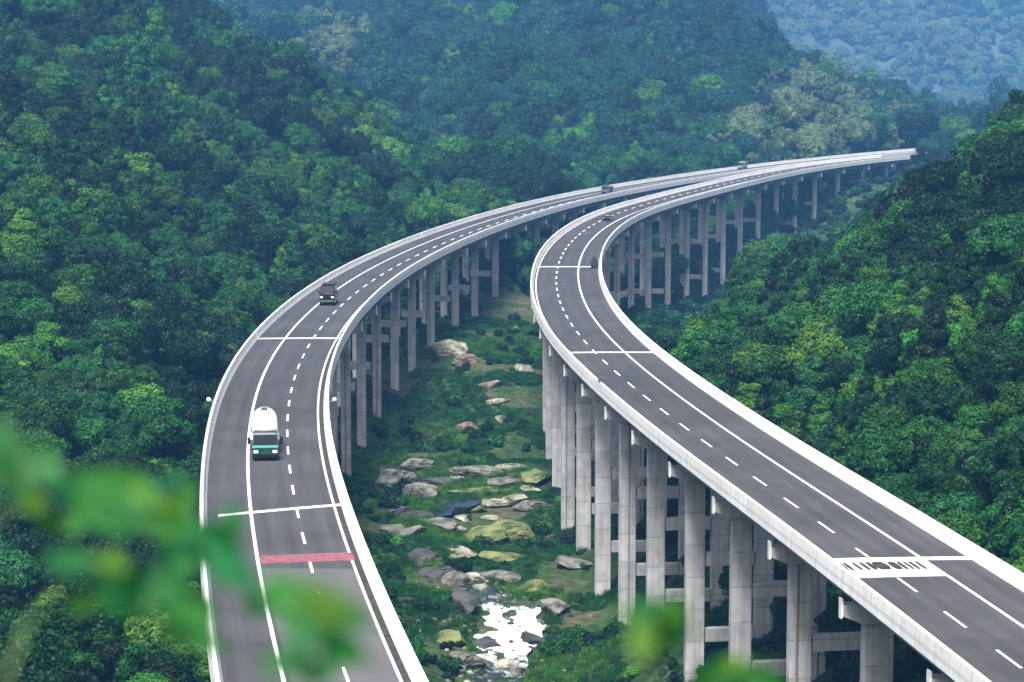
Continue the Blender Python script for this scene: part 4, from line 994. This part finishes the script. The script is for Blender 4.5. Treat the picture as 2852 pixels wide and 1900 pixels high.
rock(1400, 1860, 1.1, 1.2, 0.6, 'pale_rock', 'whitish cobble below the rapids', 'boulder', k=0)
rock(1445, 1880, 0.9, 1.0, 0.5, 'rock', 'small grey cobble below the rapids', 'boulder', k=1)
rock(1455, 1035, 1.7, 1.7, 1.5, 'pale_rock', 'pale rounded boulder standing on the green meadow', 'boulder', k=2)
rock(1362, 1078, 1.9, 1.6, 1.0, 'pink_rock', 'pinkish rock at the edge of the green meadow', 'boulder', k=3)
rock(1388, 1122, 2.6, 1.0, 0.6, 'pale_rock', 'pale elongated rock on the meadow bank', 'boulder', rz=0.4, k=4)
rock(1392, 1175, 1.4, 1.4, 1.2, 'pale_rock', 'pale egg-shaped boulder below the meadow', 'boulder', k=5)
rock(1290, 1200, 1.9, 1.8, 0.9, 'pink_rock', 'brownish rock on the overgrown slope below the meadow', 'boulder', k=0)
rock(1258, 990, 3.0, 2.6, 2.0, 'pale_rock', 'pale bare rock face around a tanker viaduct pier foot', 'rock_outcrop', k=1)
rock(1298, 1012, 2.4, 2.6, 1.8, 'pink_rock', 'brown rock beside the bare rock face', 'rock_outcrop', k=2)
rock(1600, 1580, 1.8, 1.8, 1.2, 'rock', 'grey rock between the tall columns of the striped viaduct', 'boulder', k=3)
for q, (px_, py_, a_, b_, c_, m_, l_) in enumerate([
    (1180, 1300, 2.4, 2.0, 0.9, 'rock', 'grey ledge in shade above the folded rock'), (1235, 1350, 2.8, 1.6, 0.6, 'dark_rock', 'dark ledge leading from the folded rock to the flat grey ledge'),
    (1160, 1440, 2.2, 1.8, 0.8, 'dark_rock', 'black ledge at the near lip of the dark pool'), (1320, 1372, 3.4, 1.5, 0.5, 'moss_rock', 'mossy ledge running below the flat grey ledge'),
    (1420, 1345, 3.2, 1.6, 0.6, 'rock', 'rough grey ledge between the pale slab and the cream slabs'), (1310, 1425, 2.6, 1.6, 0.6, 'moss_rock', 'low mossy slab sloping into the dark pool'),
    (1500, 1420, 2.4, 2.0, 0.8, 'rock', 'grey ledge tucked behind the reddish brown rock'), (1395, 1610, 2.6, 2.4, 0.5, 'rock', 'flat grey rock on the bank above the rapids'),
    (1225, 1600, 2.2, 2.6, 1.0, 'dark_rock', 'dark mossy boulder on the bank uphill of the rapids'), (1480, 1640, 2.0, 2.4, 0.6, 'moss_rock', 'mossy flat boulder in the grass beside the tall columns'),
    (1180, 1560, 2.4, 3.0, 1.1, 'dark_rock', 'dark outcrop low on the tanker viaduct bank'), (1250, 1790, 2.0, 2.6, 1.0, 'moss_rock', 'mossy boulder on the steep bank beside the rapids'),
    (1300, 1850, 1.8, 2.0, 0.9, 'rock', 'grey boulder at the foot of the steep bank'), (1545, 1700, 1.7, 2.0, 0.8, 'rock', 'grey boulder by the feet of the tall columns')]):
    rock(px_, py_, a_, b_, c_, m_, l_, 'rock_ledge' if 'ledge' in l_ or 'slab' in l_ else 'boulder', rz=random.uniform(-.1, .4), k=q % 6)
# loose rubble along the stream
k_ = 420; ii = rng.integers(0, len(SPF), k_); xs = SPF[ii, 0] + rng.normal(0, 1, k_) * (SPF[ii, 2] * 0.6 + 2.2); ys = SPF[ii, 1] + rng.normal(0, 1.6, k_)
for me in ROCKS: pass
PEB = []
for i in range(3):
    me = rock_mesh(20 + i, sub=2); me.materials.append(M['rock']); PEB.append(me)
scatter('rubble', np.stack([xs, ys, gz(xs, ys)], 1), rng.integers(0, 3, k_) * 3 + rng.choice([0, 0, 1, 2], k_), rng.uniform(0, 6.28, k_), rng.uniform(0.12, 0.5, k_) , [(p, M[m]) for p in PEB for m in ('rock', 'pale_rock', 'dark_rock')],
        'loose grey stones along the stream bed', 'rubble')

# ------------------------------------------------------------------ out-of-focus sprays close to the camera
NEAR = {'a': leaf_mat('near_leaf', (0.026, 0.15, 0.034), 0.02, 0.3, 0.4), 'b': leaf_mat('near_yellow_leaf', (0.06, 0.18, 0.02), 0.02, 0.3, 0.4), 'c': leaf_mat('near_emerald_leaf', (0.010, 0.125, 0.042), 0.02, 0.3, 0.4)}
stem_m = mat('green_stem', (0.06, 0.12, 0.03), 0.6)
def leaf_shape(L, W):
    b = B(); n = 7; rows = []
    for i in range(n):
        t = i / (n - 1); w = W * 0.5 * math.sin(PI * min(1, t * 0.96 + 0.03)) ** 0.8; zz = -0.25 * L * t * t
        rows.append([b.bm.verts.new((-w, t * L, zz + w * .3)), b.bm.verts.new((0, t * L, zz)), b.bm.verts.new((w, t * L, zz + w * .3))])
    for i in range(n - 1):
        for k in range(2): b.bm.faces.new((rows[i][k], rows[i][k+1], rows[i+1][k+1], rows[i+1][k]))
    me = bpy.data.meshes.new('leaf'); b.bm.to_mesh(me); b.bm.free(); me.materials.append(NEAR['a']); return me
LEAFM = leaf_shape(1.0, 0.55)
def at_px(px, py, d):
    dx, dy, dz = ray(px, py); t = d / dy; return Vector((dx * t, d, CAMZ + dz * t))
NEARK = 0.8
def spray(path, leaves, label, name='leafy_branch', foot=None):
    path = [(a, b, c * NEARK) for a, b, c in path]; leaves = [(a, b + (70 if a < 640 and b < 1520 else 0), c * NEARK, e, f) for a, b, c, e, f in leaves]
    """PATH: (px, py, distance) along the stem; LEAVES: (px, py, distance, size in px, tone)"""
    pts = [at_px(*p) for p in path]
    base = Vector((pts[0].x, pts[0].y, float(gz(pts[0].x, pts[0].y)))) if foot is None else foot
    t = empty(name, base, 0, label, 'branch'); o = base
    st = [Vector((0, 0, -0.1))] + [p - o for p in pts]; n_ = len(st)
    B().tube(st, [0.004 * (1 - 0.75 * i / (n_ - 1)) for i in range(n_)], 6).build('stem', stem_m, t, True)
    for (a, b_, d, s, tn) in leaves:
        p = at_px(a, b_, d); L = s / FPX * d
        near = min(pts, key=lambda q: (q - p).length)
        dirv = (p - near); dirv = dirv.normalized() if dirv.length > 1e-4 else Vector((0.5, 0, .3))
        view = (Vector((0, 0, CAMZ)) - p).normalized()
        nz_ = (view + Vector((random.uniform(-.5, .5), random.uniform(-.5, .5), random.uniform(-.1, .7)))).normalized()
        yv = (dirv - nz_ * dirv.dot(nz_)).normalized(); xv = yv.cross(nz_)
        lf = link('leaf', LEAFM, t); mtx = Matrix((xv, yv, nz_)).transposed().to_4x4()
        lf.matrix_basis = Matrix.Translation(p - o - yv * L * 0.5) @ mtx @ Matrix.Scale(L, 4)
        lf.material_slots[0].link = 'OBJECT'; lf.material_slots[0].material = NEAR[tn]
def rl(cx, cy, rx, ry, d, n_, s, tones):
    return [(cx + random.uniform(-rx, rx), cy + random.uniform(-ry, ry), d + random.uniform(-.35, .35), s * random.uniform(.55, 1.0), random.choice(tones)) for _ in range(n_)]
spray([(-250, 2300, 3.4), (-60, 1500, 3.5), (120, 1320, 3.6), (330, 1310, 3.7), (520, 1420, 3.8), (600, 1480, 3.8)],
      rl(30, 1230, 70, 60, 3.5, 3, 190, 'a') + rl(120, 1310, 40, 25, 3.6, 2, 120, 'b') + rl(260, 1330, 110, 50, 3.6, 5, 210, 'aac') + rl(380, 1280, 60, 30, 3.7, 2, 130, 'ab') + rl(470, 1400, 90, 50, 3.8, 5, 200, 'aacc') + rl(470, 1350, 20, 15, 3.8, 1, 110, 'b') + rl(620, 1450, 70, 50, 3.8, 5, 170, 'ac') + rl(330, 1330, 200, 70, 3.7, 13, 125, 'aaaaac') + rl(560, 1460, 70, 60, 3.8, 6, 150, 'aac') + rl(60, 1190, 90, 60, 3.5, 5, 160, 'a'),
      'blurred green leafy branch reaching across the tanker viaduct parapet')
spray([(-120, 2350, 3.2), (60, 1760, 3.3), (220, 1560, 3.4), (380, 1640, 3.5), (540, 1760, 3.5)],
      rl(180, 1540, 70, 30, 3.4, 3, 160, 'ca') + rl(320, 1550, 30, 30, 3.4, 2, 110, 'b') + rl(380, 1640, 60, 40, 3.5, 3, 180, 'ca') + rl(510, 1740, 70, 50, 3.5, 4, 180, 'a') + rl(360, 1640, 150, 60, 3.5, 10, 150, 'aca') + rl(520, 1750, 60, 50, 3.5, 5, 150, 'a'),
      'blurred emerald leafy branch hanging over the shaded gully')
spray([(800, 2350, 2.8), (850, 1960, 2.85), (880, 1720, 2.9)],
      rl(800, 1670, 110, 30, 2.9, 3, 200, 'ab') + rl(900, 1690, 90, 40, 2.9, 3, 210, 'ba') + rl(880, 1820, 80, 60, 2.85, 3, 200, 'ac') + rl(700, 1640, 60, 60, 2.9, 2, 200, 'c') + rl(850, 1680, 130, 40, 2.9, 6, 160, 'ab') + rl(880, 1800, 100, 80, 2.9, 7, 160, 'aca'),
      'blurred lime and green leaves in front of the tanker viaduct lanes')
spray([(1840, 2300, 3.0), (1830, 1900, 3.1), (1810, 1720, 3.2)],
      [(1800, 1690, 3.2, 190, 'a'), (1850, 1740, 3.2, 170, 'a'), (1790, 1780, 3.15, 150, 'b'), (1870, 1700, 3.2, 110, 'b'), (1815, 1720, 3.2, 200, 'a'), (1800, 1760, 3.2, 180, 'a'), (1850, 1780, 3.2, 120, 'a')],
      'blurred bright green leaf in front of the tall columns')
spray([(2010, 2250, 3.6), (2000, 1930, 3.7), (2010, 1860, 3.8)],
      [(2060, 1900, 3.8, 200, 'c'), (1960, 1905, 3.8, 150, 'a'), (2120, 1890, 3.8, 150, 'a'), (2040, 1850, 3.8, 90, 'b')],
      'blurred low green shoots at the foot of the striped viaduct')

# ------------------------------------------------------------------ air
def haze():
    x0, x1, y0, y1, z0, z1 = -3200, 6000, -260, 7800, -140, 900
    V = [(a, b, c) for c in (z0, z1) for b in (y0, y1) for a in (x0, x1)]
    F = np.array([(0, 2, 3, 1), (4, 5, 7, 6), (0, 1, 5, 4), (2, 6, 7, 3), (0, 4, 6, 2), (1, 3, 7, 5)])
    m = bpy.data.materials.new('valley_haze'); m.use_nodes = True; nt = m.node_tree
    nt.nodes.remove(nt.nodes['Principled BSDF']); v = nt.nodes.new('ShaderNodeVolumePrincipled')
    v.inputs['Color'].default_value = (0.15, 0.46, 1.0, 1); v.inputs['Density'].default_value = 0.00019; v.inputs['Anisotropy'].default_value = 0.0
    nt.links.new(v.outputs[0], nt.nodes['Material Output'].inputs['Volume'])
    o = link('haze', mesh_np('haze', V, [F], [m])); tag(o, 'thin blue haze filling the valley', 'haze', kind='stuff')
haze()

# ------------------------------------------------------------------ light
ELEV, AZ = math.radians(60), math.radians(-165)     # azimuth from +Y towards +X
w = bpy.data.worlds.new('World'); scene.world = w; w.use_nodes = True; nt = w.node_tree
sky_ = nt.nodes.new('ShaderNodeTexSky'); sky_.sky_type = 'NISHITA'; sky_.sun_disc = False; sky_.sun_elevation = ELEV; sky_.sun_rotation = AZ
sky_.air_density = 1.0; sky_.dust_density = 9.0; sky_.ozone_density = 0.0
bg = nt.nodes['Background']; nt.links.new(sky_.outputs[0], bg.inputs['Color']); bg.inputs['Strength'].default_value = 0.075
sun = bpy.data.lights.new('sun', 'SUN'); sun.energy = 3.2; sun.angle = math.radians(18); sun.color = (1.0, 0.97, 0.92)
so = bpy.data.objects.new('sun', sun); COL.objects.link(so)
sv = Vector((math.sin(AZ) * math.cos(ELEV), math.cos(AZ) * math.cos(ELEV), math.sin(ELEV)))
so.rotation_euler = sv.to_track_quat('Z', 'Y').to_euler(); so.location = (0, 0, 120)

# ------------------------------------------------------------------ camera
cam = bpy.data.cameras.new('camera'); co = bpy.data.objects.new('camera', cam); COL.objects.link(co)
co.location = (0, 0, CAMZ); co.rotation_euler = (PI / 2 - TH, 0, 0)
cam.sensor_width = 36; cam.lens = 36 * FPX / 2852; cam.clip_start = 0.2; cam.clip_end = 12000
cam.dof.use_dof = True; cam.dof.focus_distance = 300; cam.dof.aperture_fstop = 3.0
scene.camera = co

scene.view_settings.view_transform = 'Standard'; scene.view_settings.look = 'None'; scene.view_settings.exposure = 1.46; scene.view_settings.gamma = 1
scene.render.engine = 'CYCLES'; c = scene.cycles
c.max_bounces = 4; c.diffuse_bounces = 2; c.glossy_bounces = 2; c.transmission_bounces = 2; c.volume_bounces = 0; c.transparent_max_bounces = 4
c.use_denoising = True; c.sample_clamp_indirect = 4
